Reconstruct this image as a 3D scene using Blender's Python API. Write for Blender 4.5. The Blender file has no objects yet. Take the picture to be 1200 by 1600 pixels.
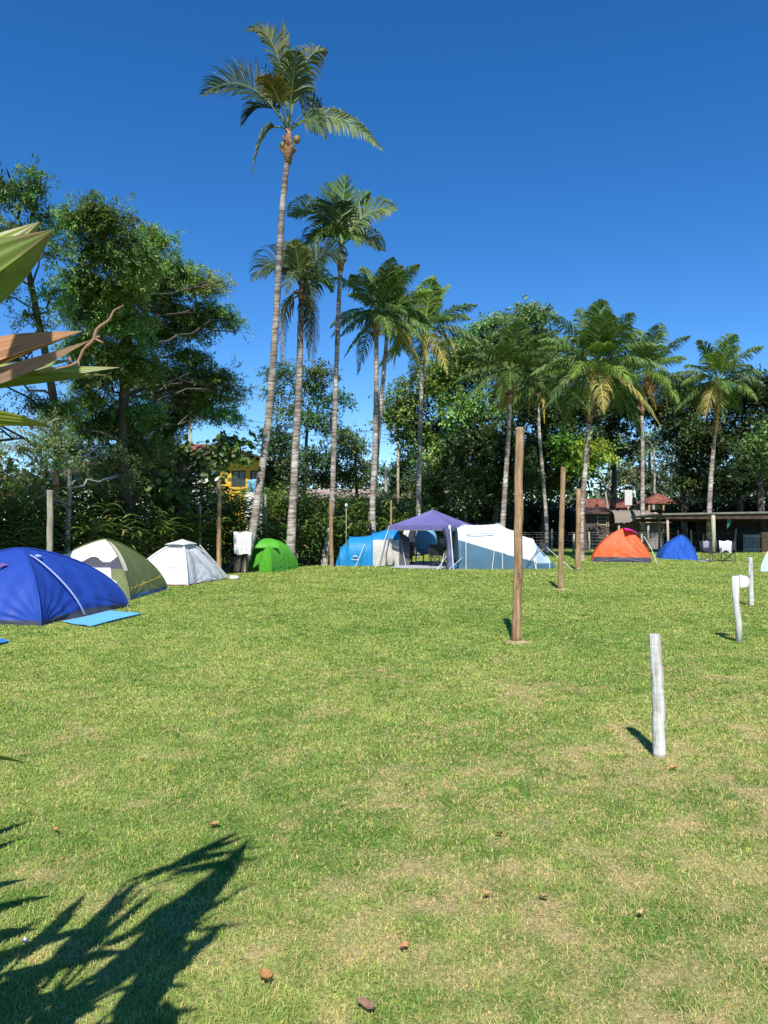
import bpy, math, random
import numpy as np
from mathutils import Vector

R = math.radians
sc = bpy.context.scene
COL = sc.collection

# ---------------------------------------------------------------- camera, sky, sun, exposure
CAM_H = 1.6
PITCH = R(0.9)
FPX = 1150.0
cam_d = bpy.data.cameras.new('camera')
cam = bpy.data.objects.new('camera', cam_d); COL.objects.link(cam)
cam.location = (0, 0, CAM_H); cam.rotation_euler = (R(90) + PITCH, 0, 0)
cam_d.sensor_fit = 'VERTICAL'; cam_d.sensor_height = 36.0; cam_d.lens = FPX / 1600 * 36.0
cam_d.clip_start = 0.05; cam_d.clip_end = 5000
sc.camera = cam
sc.render.resolution_x, sc.render.resolution_y = 768, 1024

SUN_EL = R(50.3)
SUN_DX = 0.085                                   # drift to the right per metre of shadow
w = bpy.data.worlds.new('World'); sc.world = w; w.use_nodes = True
nt = w.node_tree; bg = nt.nodes['Background']
sky = nt.nodes.new('ShaderNodeTexSky'); sky.sky_type = 'NISHITA'; sky.sun_disc = False
sky.sun_elevation = SUN_EL
sky.sun_rotation = math.atan2(-SUN_DX, -1.0)     # the sun stands behind the camera
sky.air_density = 1.0; sky.dust_density = 0.0; sky.ozone_density = 4.0; sky.altitude = 1500
hs = nt.nodes.new('ShaderNodeHueSaturation'); hs.inputs['Saturation'].default_value = 1.3; hs.inputs['Hue'].default_value = .505
nt.links.new(sky.outputs[0], hs.inputs['Color']); nt.links.new(hs.outputs[0], bg.inputs[0]); bg.inputs[1].default_value = 0.109
sun_d = bpy.data.lights.new('sun', 'SUN'); sun_d.energy = 4.4; sun_d.angle = R(0.53); sun_d.color = (1.0, 0.955, 0.88)
sun = bpy.data.objects.new('sun', sun_d); COL.objects.link(sun)
ldir = Vector((SUN_DX, 1.0, -math.tan(SUN_EL) * math.hypot(1, SUN_DX))).normalized()
sun.rotation_euler = ldir.to_track_quat('-Z', 'Y').to_euler(); sun.location = (0, -20, 30)
sc.view_settings.view_transform = 'Standard'; sc.view_settings.look = 'None'
sc.view_settings.exposure = 0.7; sc.view_settings.gamma = 1.0
sc.cycles.max_bounces = 7; sc.cycles.transparent_max_bounces = 6
sc.cycles.use_denoising = True
SHK = 1.0 / math.tan(SUN_EL)

# ---------------------------------------------------------------- helpers
CT, ST = math.cos(PITCH), math.sin(PITCH)
def P(px, py, D):
    """world point at depth D (metres along +Y) seen at photo pixel px, py"""
    x = (px - 600) / FPX; z = (800 - py) / FPX
    Y = CT - z * ST; Z = ST + z * CT
    s = D / Y
    return Vector((x * s, D, CAM_H + Z * s))
def G(px, py):
    z = (800 - py) / FPX
    Y = CT - z * ST; Z = ST + z * CT
    s = -CAM_H / Z
    return Vector(((px - 600) / FPX * s, Y * s, 0.0))
def DG(py): return G(600, py).y

class MB:
    def __init__(s): s.V = []; s.Q = []; s.T = []; s.C = []; s.n = 0; s.MQ = []; s.MT = []
    def add(s, V, Q=None, T=None, col=None, mi=0):
        V = np.asarray(V, dtype=np.float32).reshape(-1, 3)
        s.V.append(V)
        if Q is not None and len(Q):
            q = np.asarray(Q, dtype=np.int64).reshape(-1, 4) + s.n; s.Q.append(q)
            m = np.asarray(mi, dtype=np.int32); s.MQ.append(np.broadcast_to(m, (len(q),)).copy())
        if T is not None and len(T):
            t = np.asarray(T, dtype=np.int64).reshape(-1, 3) + s.n; s.T.append(t)
            s.MT.append(np.zeros(len(t), np.int32) if np.ndim(mi) else np.full(len(t), mi, np.int32))
        if col is None: c = np.ones((len(V), 3), np.float32)
        else: c = np.broadcast_to(np.asarray(col, np.float32), (len(V), 3))
        s.C.append(c); s.n += len(V)
        return s
    def tube(s, pts, rad, n=8, col=None, caps=True, mi=0, jit=0, rng=None):
        pts = np.array([tuple(p) for p in pts], float); m = len(pts)
        rad = np.broadcast_to(np.asarray(rad, float), (m,))
        tan = np.gradient(pts, axis=0) if m > 2 else np.repeat((pts[1:] - pts[:1]), m, 0)
        tan /= np.linalg.norm(tan, axis=1)[:, None] + 1e-9
        ref = np.array([0, 1, 0.]) if abs(tan[0][1]) < .9 else np.array([1., 0, 0])
        a = np.cross(tan, ref); a /= np.linalg.norm(a, axis=1)[:, None] + 1e-9
        b = np.cross(tan, a)
        th = np.arange(n) / n * 2 * math.pi
        rr = rad[:, None] * np.ones((1, n))
        if jit: rr = rr * (1 + jit * (rng or np.random.default_rng(3)).normal(size=(m, n)))
        V = pts[:, None, :] + rr[..., None] * (np.cos(th)[None, :, None] * a[:, None, :] + np.sin(th)[None, :, None] * b[:, None, :])
        i = np.arange(m - 1)[:, None] * n; j = np.arange(n)[None, :]; k = (j + 1) % n
        Q = np.stack([i + j, i + k, i + n + k, i + n + j], -1).reshape(-1, 4)
        Vf = V.reshape(-1, 3); T = []
        if caps:
            Vf = np.vstack([Vf, pts[0], pts[-1]]); c0 = m * n; c1 = c0 + 1
            for q in range(n):
                T.append((c0, (q + 1) % n, q)); T.append((c1, (m - 1) * n + q, (m - 1) * n + (q + 1) % n))
        return s.add(Vf, Q, T, col, mi)
    def box(s, x0, x1, y0, y1, z0, z1, col=None, mi=0, rot=0, cen=(0, 0)):
        V = np.array([(x, y, z) for z in (z0, z1) for y in (y0, y1) for x in (x0, x1)], float)
        if rot:
            c, sn = math.cos(rot), math.sin(rot); X = V[:, 0].copy(); Y = V[:, 1].copy()
            V[:, 0] = c * X - sn * Y; V[:, 1] = sn * X + c * Y
        V[:, 0] += cen[0]; V[:, 1] += cen[1]
        return s.add(V, [(0, 2, 3, 1), (4, 5, 7, 6), (0, 1, 5, 4), (2, 6, 7, 3), (0, 4, 6, 2), (1, 3, 7, 5)], col=col, mi=mi)
    def grid(s, V, col=None, mi=0):
        """V is (a, b, 3)"""
        a, b = V.shape[:2]
        i = np.arange(a - 1)[:, None] * b; j = np.arange(b - 1)[None, :]
        Q = np.stack([i + j, i + j + 1, i + b + j + 1, i + b + j], -1).reshape(-1, 4)
        if col is not None and np.ndim(col) == 3: col = col.reshape(-1, 3)
        return s.add(V.reshape(-1, 3), Q, col=col, mi=mi.reshape(-1) if np.ndim(mi) else mi)

def mesh_from(mb, name, mats, smooth=False, off=(0, 0, 0)):
    V = np.vstack(mb.V) - np.array(tuple(off), np.float32)
    Q = np.vstack(mb.Q) if mb.Q else np.zeros((0, 4), int); T = np.vstack(mb.T) if mb.T else np.zeros((0, 3), int)
    me = bpy.data.meshes.new(name)
    me.vertices.add(len(V)); me.vertices.foreach_set('co', V.astype(np.float32).ravel())
    me.loops.add(Q.size + T.size)
    me.loops.foreach_set('vertex_index', np.concatenate([Q.ravel(), T.ravel()]).astype(np.int32))
    me.polygons.add(len(Q) + len(T))
    st = np.concatenate([np.arange(len(Q)) * 4, Q.size + np.arange(len(T)) * 3]).astype(np.int32)
    me.polygons.foreach_set('loop_start', st)
    mi = np.concatenate((mb.MQ or [np.zeros(0, np.int32)]) + (mb.MT or [np.zeros(0, np.int32)])).astype(np.int32)
    if not isinstance(mats, (list, tuple)): mats = [mats]
    for m in mats: me.materials.append(m)
    me.polygons.foreach_set('material_index', mi)
    me.polygons.foreach_set('use_smooth', np.full(len(Q) + len(T), bool(smooth)))
    C = np.vstack(mb.C); C = np.hstack([C, np.ones((len(C), 1), np.float32)]).astype(np.float32)
    at = me.color_attributes.new('tint', 'FLOAT_COLOR', 'POINT'); at.data.foreach_set('color', C.ravel())
    me.update(calc_edges=True); me.validate()
    return me

def obj(name, mb, mats, parent=None, smooth=False, origin=None, label=None):
    """one mesh object; with a parent its mesh is stored relative to the root thing's location"""
    off = (0, 0, 0)
    if parent is not None:
        r = parent
        while r.parent: r = r.parent
        off = r.location
    elif origin is not None: off = origin
    o = bpy.data.objects.new(name, mesh_from(mb, name, mats, smooth, off)); COL.objects.link(o)
    if parent is not None: o.parent = parent
    elif origin is not None: o.location = origin
    if label: o['label'] = label
    return o
def tag(o, label, cat, group=None, kind=None):
    if label: o['label'] = label
    if cat: o['category'] = cat
    if group: o['group'] = group
    if kind: o['kind'] = kind
    return o
def thing(name, label, cat, loc=(0, 0, 0), group=None):
    o = bpy.data.objects.new(name, None); COL.objects.link(o); o.location = loc; o.empty_display_size = .2
    return tag(o, label, cat, group)
def struct(name, mb, mat, smooth=False, label=None):
    o = obj(name, mb, mat, None, smooth); o['kind'] = 'structure'
    if label: o['label'] = label
    return o
def copy_thing(root, loc, label=None):
    r = root.copy(); COL.objects.link(r); r.location = loc
    if label: r['label'] = label
    for ch in list(root.children):
        c = ch.copy(); COL.objects.link(c); c.parent = r
        for g in list(ch.children):
            d = g.copy(); COL.objects.link(d); d.parent = c
    return r
def vnoise(x, y, f, seed):
    """smooth value noise on numpy arrays, 0..1"""
    x = np.asarray(x) * f; y = np.asarray(y) * f
    xi = np.floor(x).astype(np.int64); yi = np.floor(y).astype(np.int64); fx = x - xi; fy = y - yi
    fx = fx * fx * (3 - 2 * fx); fy = fy * fy * (3 - 2 * fy)
    def h(a, b):
        n = (a * 374761393 + b * 668265263 + seed * 974634777) & 0xffffffff
        n = ((n ^ (n >> 13)) * 1274126177) & 0xffffffff
        return ((n ^ (n >> 16)) & 0xffff) / 65535.0
    return (h(xi, yi) * (1 - fx) + h(xi + 1, yi) * fx) * (1 - fy) + (h(xi, yi + 1) * (1 - fx) + h(xi + 1, yi + 1) * fx) * fy
def bez(p0, p1, p2, t):
    p0, p1, p2 = (np.array(tuple(p), float) for p in (p0, p1, p2)); t = np.asarray(t)[:, None]
    return (1 - t) ** 2 * p0 + 2 * t * (1 - t) * p1 + t ** 2 * p2
def spline(pts, n):
    """Catmull-Rom through the points"""
    p = np.array([tuple(q) for q in pts], float)
    if len(p) == 2: return p[0] + (p[1] - p[0]) * np.linspace(0, 1, n)[:, None]
    e = np.vstack([2 * p[0] - p[1], p, 2 * p[-1] - p[-2]]); out = []
    for u in np.linspace(0, len(p) - 1 - 1e-6, n):
        i = int(u); f = u - i; a, b, c, d = e[i:i + 4]
        out.append(.5 * (2 * b + (c - a) * f + (2 * a - 5 * b + 4 * c - d) * f * f + (3 * b - a - 3 * c + d) * f ** 3))
    return np.array(out)

# ---------------------------------------------------------------- materials
def newmat(name):
    m = bpy.data.materials.new(name); m.use_nodes = True; n = m.node_tree
    return m, n, n.nodes['Principled BSDF']
def N(n, t, **k):
    q = n.nodes.new(t)
    for a, b in k.items():
        if a.startswith('i_'): q.inputs[int(a[2:]) if a[2:].isdigit() else a[2:].replace('_', ' ')].default_value = b
        else: setattr(q, a, b)
    return q
def basic(name, col, rough=.7, var=.12, scale=6.0, bump=.0, bscale=40.0, stretch=(1, 1, 1), col2=None, metal=0, spec=.3, trans=0, tint=False, pos=(.35, .65), det=4):
    m, n, b = newmat(name)
    tc = N(n, 'ShaderNodeTexCoord'); mp = N(n, 'ShaderNodeMapping'); mp.inputs['Scale'].default_value = stretch
    n.links.new(tc.outputs['Object'], mp.inputs[0])
    no = N(n, 'ShaderNodeTexNoise', i_Scale=scale, i_Detail=float(det), i_Roughness=.6); n.links.new(mp.outputs[0], no.inputs['Vector'])
    cr = N(n, 'ShaderNodeValToRGB'); n.links.new(no.outputs['Fac'], cr.inputs[0])
    c2 = col2 or tuple(min(1, c * (1 + var)) for c in col); c1 = col if col2 else tuple(c * (1 - var) for c in col)
    cr.color_ramp.elements[0].color = (*c1, 1); cr.color_ramp.elements[1].color = (*c2, 1)
    cr.color_ramp.elements[0].position = pos[0]; cr.color_ramp.elements[1].position = pos[1]
    out = cr.outputs[0]
    if tint:
        at = N(n, 'ShaderNodeVertexColor', layer_name='tint'); mx = N(n, 'ShaderNodeMixRGB', blend_type='MULTIPLY', i_0=1.0)
        n.links.new(out, mx.inputs[1]); n.links.new(at.outputs[0], mx.inputs[2]); out = mx.outputs[0]
    n.links.new(out, b.inputs['Base Color'])
    b.inputs['Roughness'].default_value = rough; b.inputs['Metallic'].default_value = metal; b.inputs['Specular IOR Level'].default_value = spec
    if bump:
        n2 = N(n, 'ShaderNodeTexNoise', i_Scale=bscale, i_Detail=3.0); n.links.new(mp.outputs[0], n2.inputs['Vector'])
        bp = N(n, 'ShaderNodeBump', i_Strength=bump, i_Distance=.02); n.links.new(n2.outputs['Fac'], bp.inputs['Height']); n.links.new(bp.outputs[0], b.inputs['Normal'])
    if trans:
        tr = N(n, 'ShaderNodeBsdfTranslucent'); n.links.new(out, tr.inputs[0]); mx = N(n, 'ShaderNodeMixShader', i_0=trans)
        n.links.new(b.outputs[0], mx.inputs[1]); n.links.new(tr.outputs[0], mx.inputs[2])
        n.links.new(mx.outputs[0], n.nodes['Material Output'].inputs[0])
    return m
def leafmat(name, col, trans=.3, rough=.5, spec=.35, tcol=None):
    m, n, b = newmat(name)
    at = N(n, 'ShaderNodeVertexColor', layer_name='tint'); mx = N(n, 'ShaderNodeMixRGB', blend_type='MULTIPLY', i_0=1.0)
    mx.inputs[1].default_value = (*col, 1); n.links.new(at.outputs[0], mx.inputs[2])
    n.links.new(mx.outputs[0], b.inputs['Base Color']); b.inputs['Roughness'].default_value = rough; b.inputs['Specular IOR Level'].default_value = spec
    tr = N(n, 'ShaderNodeBsdfTranslucent'); m2 = N(n, 'ShaderNodeMixRGB', blend_type='MULTIPLY', i_0=1.0); m2.inputs[2].default_value = (*(tcol or (1.15, 1.25, .6)), 1)
    n.links.new(mx.outputs[0], m2.inputs[1]); n.links.new(m2.outputs[0], tr.inputs[0])
    ms = N(n, 'ShaderNodeMixShader', i_0=trans); n.links.new(b.outputs[0], ms.inputs[1]); n.links.new(tr.outputs[0], ms.inputs[2])
    n.links.new(ms.outputs[0], n.nodes['Material Output'].inputs[0])
    return m
M = {}
M['leaf'] = leafmat('tree_leaf', (1, 1, 1), .28)
M['frond'] = leafmat('palm_leaf', (1, 1, 1), .25, .5, .25)
M['ginger'] = leafmat('ginger_leaf', (1, 1, 1), .25, .38, .5)
M['near_leaf'] = leafmat('near_leaf', (1, 1, 1), .38, .42, .45)
M['blade'] = leafmat('grass_blade', (1, 1, 1), .30, .75, .1, (1.1, 1.2, .6))
M['dry'] = leafmat('dry_leaf', (1, 1, 1), .2, .7, .2, (1.1, .9, .6))
M['bark'] = basic('bark', (.045, .036, .028), .9, .4, 5, .6, 22, (1, 1, .35), col2=(.105, .088, .07))
M['twig'] = basic('twig_bark', (.12, .09, .07), .9, .3, 8, .3, 30)
M['pale_bark'] = basic('pale_bark', (.34, .31, .27), .9, .3, 6, .4, 30)
M['post'] = basic('pole_wood', (.20, .115, .055), .85, .3, 7.0, .8, 34, (3.2, 3.2, .35), col2=(.46, .30, .165), tint=True, det=8)
M['old_post'] = basic('weathered_pole_wood', (.25, .22, .16), .85, .3, 7.0, .5, 34, (3, 3, .4), col2=(.42, .38, .28), tint=True)
M['white_post'] = basic('whitewashed_wood', (.33, .30, .25), .8, .3, 6.0, .5, 40, (2.5, 2.5, .3), col2=(.60, .59, .55), tint=True, pos=(.30, .48), det=8)
M['white'] = basic('white_plastic', (.58, .58, .54), .5, .05)
M['metal'] = basic('grey_metal', (.45, .46, .48), .4, .1, metal=.6)
M['black'] = basic('black_fabric', (.022, .023, .027), .8, .3)
M['darkmetal'] = basic('dark_metal', (.05, .05, .055), .5, .2)
M['rope'] = basic('pale_cord', (.62, .62, .58), .8, .1)
M['sand'] = basic('sandy_soil', (.26, .185, .10), .95, .3, 16, .6, 60, col2=(.46, .35, .21))
M['skin'] = basic('skin', (.42, .235, .16), .55, .08)
def palm_trunk_mat():
    m, n, b = newmat('palm_trunk')
    tc = N(n, 'ShaderNodeTexCoord'); mp = N(n, 'ShaderNodeMapping'); mp.inputs['Scale'].default_value = (1.2, 1.2, 9)
    n.links.new(tc.outputs['Object'], mp.inputs[0])
    a = N(n, 'ShaderNodeTexNoise', i_Scale=1.6, i_Detail=3.0); n.links.new(mp.outputs[0], a.inputs['Vector'])
    c = N(n, 'ShaderNodeTexNoise', i_Scale=2.3, i_Detail=5.0); n.links.new(tc.outputs['Object'], c.inputs['Vector'])
    r1 = N(n, 'ShaderNodeValToRGB'); n.links.new(a.outputs['Fac'], r1.inputs[0])
    r1.color_ramp.elements[0].position = .38; r1.color_ramp.elements[0].color = (.23, .20, .17, 1)
    r1.color_ramp.elements[1].position = .58; r1.color_ramp.elements[1].color = (.52, .485, .44, 1)
    r2 = N(n, 'ShaderNodeValToRGB'); n.links.new(c.outputs['Fac'], r2.inputs[0])
    r2.color_ramp.elements[0].position = .42; r2.color_ramp.elements[0].color = (.55, .5, .45, 1)
    r2.color_ramp.elements[1].position = .62; r2.color_ramp.elements[1].color = (1.05, 1.03, 1.0, 1)
    mx = N(n, 'ShaderNodeMixRGB', blend_type='MULTIPLY', i_0=1.0); n.links.new(r1.outputs[0], mx.inputs[1]); n.links.new(r2.outputs[0], mx.inputs[2])
    at = N(n, 'ShaderNodeVertexColor', layer_name='tint'); m3 = N(n, 'ShaderNodeMixRGB', blend_type='MULTIPLY', i_0=1.0)
    n.links.new(mx.outputs[0], m3.inputs[1]); n.links.new(at.outputs[0], m3.inputs[2]); n.links.new(m3.outputs[0], b.inputs['Base Color'])
    b.inputs['Roughness'].default_value = .9; b.inputs['Specular IOR Level'].default_value = .2
    bp = N(n, 'ShaderNodeBump', i_Strength=.7, i_Distance=.03); n.links.new(a.outputs['Fac'], bp.inputs['Height']); n.links.new(bp.outputs[0], b.inputs['Normal'])
    return m
M['palm_trunk'] = palm_trunk_mat()
def fabric(name, col, rough=.55, trans=.12, var=.08, spec=.35):
    m = basic(name, col, rough, var, 3.0, .8, 6.0, (1, 1, 1), spec=spec, trans=trans)
    return m
FB = dict(
    blue=fabric('royal_blue_nylon', (.017, .058, .33)), white=fabric('white_tent_fabric', (.66, .68, .72)), grey=fabric('light_grey_fabric', (.60, .62, .63)),
    olive=fabric('olive_fabric', (.13, .16, .06)), cream=fabric('cream_fabric', (.80, .74, .62)), slate=fabric('slate_fabric', (.055, .06, .085)),
    mesh=fabric('dark_mesh', (.03, .03, .035)), green=fabric('lime_green_fabric', (.085, .36, .028)), cyan=fabric('bright_blue_fabric', (.01, .22, .50)),
    beige=fabric('beige_fabric', (.50, .47, .42)), dgrey=fabric('dark_grey_fabric', (.10, .10, .10)), purple=fabric('violet_canopy', (.155, .145, .36), trans=.2),
    teal=fabric('steel_blue_fabric', (.075, .16, .24)), ltblue=fabric('pale_blue_fabric', (.42, .55, .68)), orange=fabric('orange_fabric', (.80, .105, .018)),
    pink=fabric('magenta_fabric', (.72, .02, .27)), blue2=fabric('bright_royal_blue', (.03, .13, .62)), brown=fabric('brown_groundsheet', (.20, .10, .07)),
    mat=fabric('sky_blue_mat', (.13, .42, .68), trans=0), zip=fabric('pale_zip', (.42, .50, .75)), sheet=fabric('grey_groundsheet', (.38, .40, .42), trans=0),
    tarp=fabric('blue_groundsheet', (.06, .12, .25)), cloth=fabric('white_cotton', (.72, .70, .70)), sky=fabric('light_blue_fabric', (.16, .46, .68), trans=.25),
    yellow=fabric('yellow_trim', (.55, .42, .05)), towel=fabric('patterned_towel', (.55, .38, .10)), green2=fabric('green_net', (.03, .16, .10)))

# ---------------------------------------------------------------- lawn
def lawn_masks(x, y):
    big = vnoise(x, y, .35, 1) * .6 + vnoise(x, y, .9, 2) * .4
    med = .5 + (vnoise(x, y, 2.1, 3) * .22 + vnoise(x, y, 6.1, 4) * .26 + vnoise(x, y, 15, 5) * .28 + vnoise(x, y, 38, 6) * .24 - .5) * 1.35
    D = np.maximum(y, 0.5)
    near = np.clip((9.5 - D) / 7.0, 0, 1)
    right = np.clip((x / D + .28) / .5, 0, 1)
    dry = near * (.40 + .60 * right) * .86 + .10 + .10 * np.clip((16 - D) / 8, 0, 1)
    m = np.clip((med * .86 + big * .14 - (.71 - dry * .38)) * 3.0, 0, 1)
    return big, med, m
def lawn_col(x, y):
    big, med, m = lawn_masks(x, y)
    g1 = np.array([.150, .265, .052]); g2 = np.array([.350, .430, .120]); tan = np.array([.62, .455, .26])
    far = np.clip((y - 8) / 20, 0, 1)
    k = np.clip(.5 + (big - .5) * .55 + (vnoise(x, y, 1.1, 9) - .5) * .5 + (vnoise(x, y, 6, 10) - .5) * .7 + (vnoise(x, y, 19, 12) - .5) * .5 - .04 + far * .08, 0, 1)[..., None]
    c = g1 * (1 - k) + g2 * k
    mm = (m * .74)[..., None]
    return c * (1 - mm) + tan * mm, m
def build_ground():
    ys = np.concatenate([np.linspace(-300, -8, 12), np.arange(-7, 0, .5), np.arange(0, 14, .12), np.arange(14, 50, .35), np.geomspace(50, 3000, 26)])
    xh = np.concatenate([np.arange(0, 7, .12), np.arange(7, 30, .4), np.geomspace(30, 2500, 24)])
    xs = np.concatenate([-xh[::-1][:-1], xh])
    X, Y = np.meshgrid(xs, ys)
    Z = (vnoise(X, Y, .45, 21) - .5) * .03 * np.clip((60 - np.abs(Y)) / 20, 0, 1)
    c, m = lawn_col(X, Y); c = c * .72
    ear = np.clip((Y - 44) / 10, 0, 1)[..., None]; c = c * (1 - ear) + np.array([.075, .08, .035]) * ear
    mb = MB(); mb.grid(np.stack([X, Y, Z * 0 - .004], -1), c)
    mt, n, b = newmat('lawn')
    at = N(n, 'ShaderNodeVertexColor', layer_name='tint'); tc = N(n, 'ShaderNodeTexCoord')
    a = N(n, 'ShaderNodeTexNoise', i_Scale=55.0, i_Detail=4.0, i_Roughness=.7); n.links.new(tc.outputs['Object'], a.inputs['Vector'])
    r = N(n, 'ShaderNodeValToRGB'); n.links.new(a.outputs['Fac'], r.inputs[0]); r.color_ramp.elements[0].position = .33; r.color_ramp.elements[1].position = .68
    r.color_ramp.elements[0].color = (.45, .48, .4, 1); r.color_ramp.elements[1].color = (1.25, 1.22, 1.2, 1)
    mx = N(n, 'ShaderNodeMixRGB', blend_type='MULTIPLY', i_0=1.0); n.links.new(at.outputs[0], mx.inputs[1]); n.links.new(r.outputs[0], mx.inputs[2])
    n.links.new(mx.outputs[0], b.inputs['Base Color']); b.inputs['Roughness'].default_value = .95; b.inputs['Specular IOR Level'].default_value = .1
    bp = N(n, 'ShaderNodeBump', i_Strength=.5, i_Distance=.02); n.links.new(a.outputs['Fac'], bp.inputs['Height']); n.links.new(bp.outputs[0], b.inputs['Normal'])
    struct('ground', mb, mt)
build_ground()

def build_grass():
    g = np.random.default_rng(11)
    NB = 1350000
    # depth drawn so that density falls off with distance
    u = g.random(NB); a, b = 1.9, 46.0; p = .38
    D = (a ** p + u * (b ** p - a ** p)) ** (1 / p)
    x = (g.random(NB) * 2 - 1) * (.56 * D + 1.2 * np.clip(3 / D, 0, 1) + .3); y = D
    keep = np.ones(NB, bool)
    hx0 = -8.6 + .43 * (y - 15.5)                        # nothing behind the hedge line
    keep &= ~((x < hx0 - .6) & (y > 12))
    x, y = x[keep], y[keep]; n = len(x); D = y
    col, m = lawn_col(x, y)
    tuft = .6 + .8 * vnoise(x, y, 9, 31)
    L = (.015 + .011 * g.random(n)) * (1 + .018 * D) * tuft * (1 - .45 * m)
    W = np.maximum(.0024, .00098 * D) * (.8 + .6 * g.random(n))
    az = g.random(n) * 2 * math.pi
    lean = np.abs(g.normal(0, .75, n)) + .25; lean = np.minimum(lean + m * .5, 1.45)
    d = np.stack([np.cos(az) * np.sin(lean), np.sin(az) * np.sin(lean), np.cos(lean)], -1)
    wa = az + math.pi / 2 + g.normal(0, .5, n)
    wv = np.stack([np.cos(wa), np.sin(wa), np.zeros(n)], -1) * W[:, None]
    base = np.stack([x, y, np.full(n, -.004)], -1)
    mid = base + d * (L * .6)[:, None]
    d2 = d + np.stack([np.cos(az) * .5, np.sin(az) * .5, -.45 * np.ones(n)], -1); d2 /= np.linalg.norm(d2, axis=1)[:, None]
    tip = mid + d2 * (L * .5)[:, None]
    V = np.stack([base - wv * .5, base + wv * .5, mid + wv * .45, mid - wv * .45, tip], 1).reshape(-1, 3)
    i = np.arange(n)[:, None] * 5
    hue = g.normal(0, 1, (n, 1))
    c = col * (1 + .15 * g.normal(size=(n, 1))) * np.array([1.10, 1.0, 1.0]) ** hue
    cl_ = vnoise(x, y, 26, 77) > .80; c[cl_] *= np.array([.62, .80, .62]); lt_ = vnoise(x, y, 21, 78) > .84; c[lt_] *= np.array([1.25, 1.12, 1.0])
    dead = g.random(n) < .06 + .20 * np.clip((9 - D) / 6, 0, 1) * np.clip(.7 + x / D, .2, 1.2); c[dead] = np.array([.50, .42, .20]) * (.8 + .4 * g.random((dead.sum(), 1)))
    c = np.clip(c * np.array([1.22, 1.13, 1.12]), .01, .9)
    C = np.repeat(c, 5, 0)
    mb = MB(); mb.add(V, i + np.array([[0, 1, 2, 3]]), i + np.array([[3, 2, 4]]), C)
    o = obj('grass', mb, M['blade']); tag(o, 'short mown green lawn grass with dry tan patches', 'grass', kind='stuff')
build_grass()

# ---------------------------------------------------------------- trees
def foliage(mb, clumps, g, leaf=.13, asp=.42, dens=1.0, base=(.075, .125, .03), spray_r=.34, per=46, twigs=None, flat=.55, hue=.12):
    """clumps: (centre, rx, ry, rz). Leaf diamonds in sprays scattered through each clump."""
    base = np.array(base)
    for (c, rx, ry, rz) in clumps:
        c = np.array(tuple(c)); vol = rx * ry * rz
        ns = max(5, int(dens * 31 * (vol ** (2 / 3)) / (spray_r * spray_r * 3.2)))
        q = g.normal(size=(ns, 3)); q /= np.linalg.norm(q, axis=1)[:, None]
        r = g.random(ns) ** .42
        lump = 1 + .22 * np.sin(q[:, 0] * 4.1 + c[0]) * np.cos(q[:, 2] * 3.7 + c[2])
        sp = c + q * (r * lump)[:, None] * np.array([rx, ry, rz])
        ct = base * np.clip(1 + .24 * g.normal(), .5, 1.6) * np.array([1 + hue * g.normal(), 1, 1 + hue * g.normal()])
        if twigs is not None:
            for s in sp[::7]:
                k = c + (s - c) * .25 + np.array([0, 0, -.25 * rz])
                twigs.tube([k, (k + s) / 2 + g.normal(0, .06, 3), s], [.018, .012, .005], 3, caps=False)
        n = ns * per; idx = np.repeat(np.arange(ns), per)
        nt_ = 6; td = g.normal(size=(ns, nt_, 3)) * np.array([1, 1, flat]); td /= np.linalg.norm(td, axis=2)[:, :, None]
        tl = spray_r * (1.1 + 1.1 * g.random((ns, nt_, 1))); ti = g.integers(0, nt_, n); u = g.random((n, 1)) ** .65
        d0 = td[idx, ti]; off = d0 * tl[idx, ti] * u; off[:, 2] -= .22 * (off[:, 0] ** 2 + off[:, 1] ** 2) / spray_r
        off += g.normal(size=(n, 3)) * spray_r * .14
        pos = sp[idx] + off
        dirn = d0 * .9 + g.normal(0, .75, (n, 3)) + np.array([0, 0, -.2]); dirn /= np.linalg.norm(dirn, axis=1)[:, None]
        nor = g.normal(0, .55, (n, 3)) + np.array([0, -.25, 1.]); sd = np.cross(dirn, nor); sd /= np.linalg.norm(sd, axis=1)[:, None] + 1e-6
        Ln = leaf * (.6 + .8 * g.random(n))[:, None]; Wd = Ln * asp * .5
        V = np.stack([pos, pos + dirn * Ln * .45 + sd * Wd, pos + dirn * Ln, pos + dirn * Ln * .45 - sd * Wd], 1).reshape(-1, 3)
        st = (1 + .20 * g.normal(size=(ns, 1))); sh = 1 + .12 * g.normal(size=(ns, 1))
        col = ct * st[idx] * (1 + .22 * g.normal(size=(n, 1))); col[:, 0:1] *= sh[idx]
        mb.add(V, np.arange(n * 4).reshape(-1, 4), col=np.repeat(np.clip(col, .008, .6), 4, 0))

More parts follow.
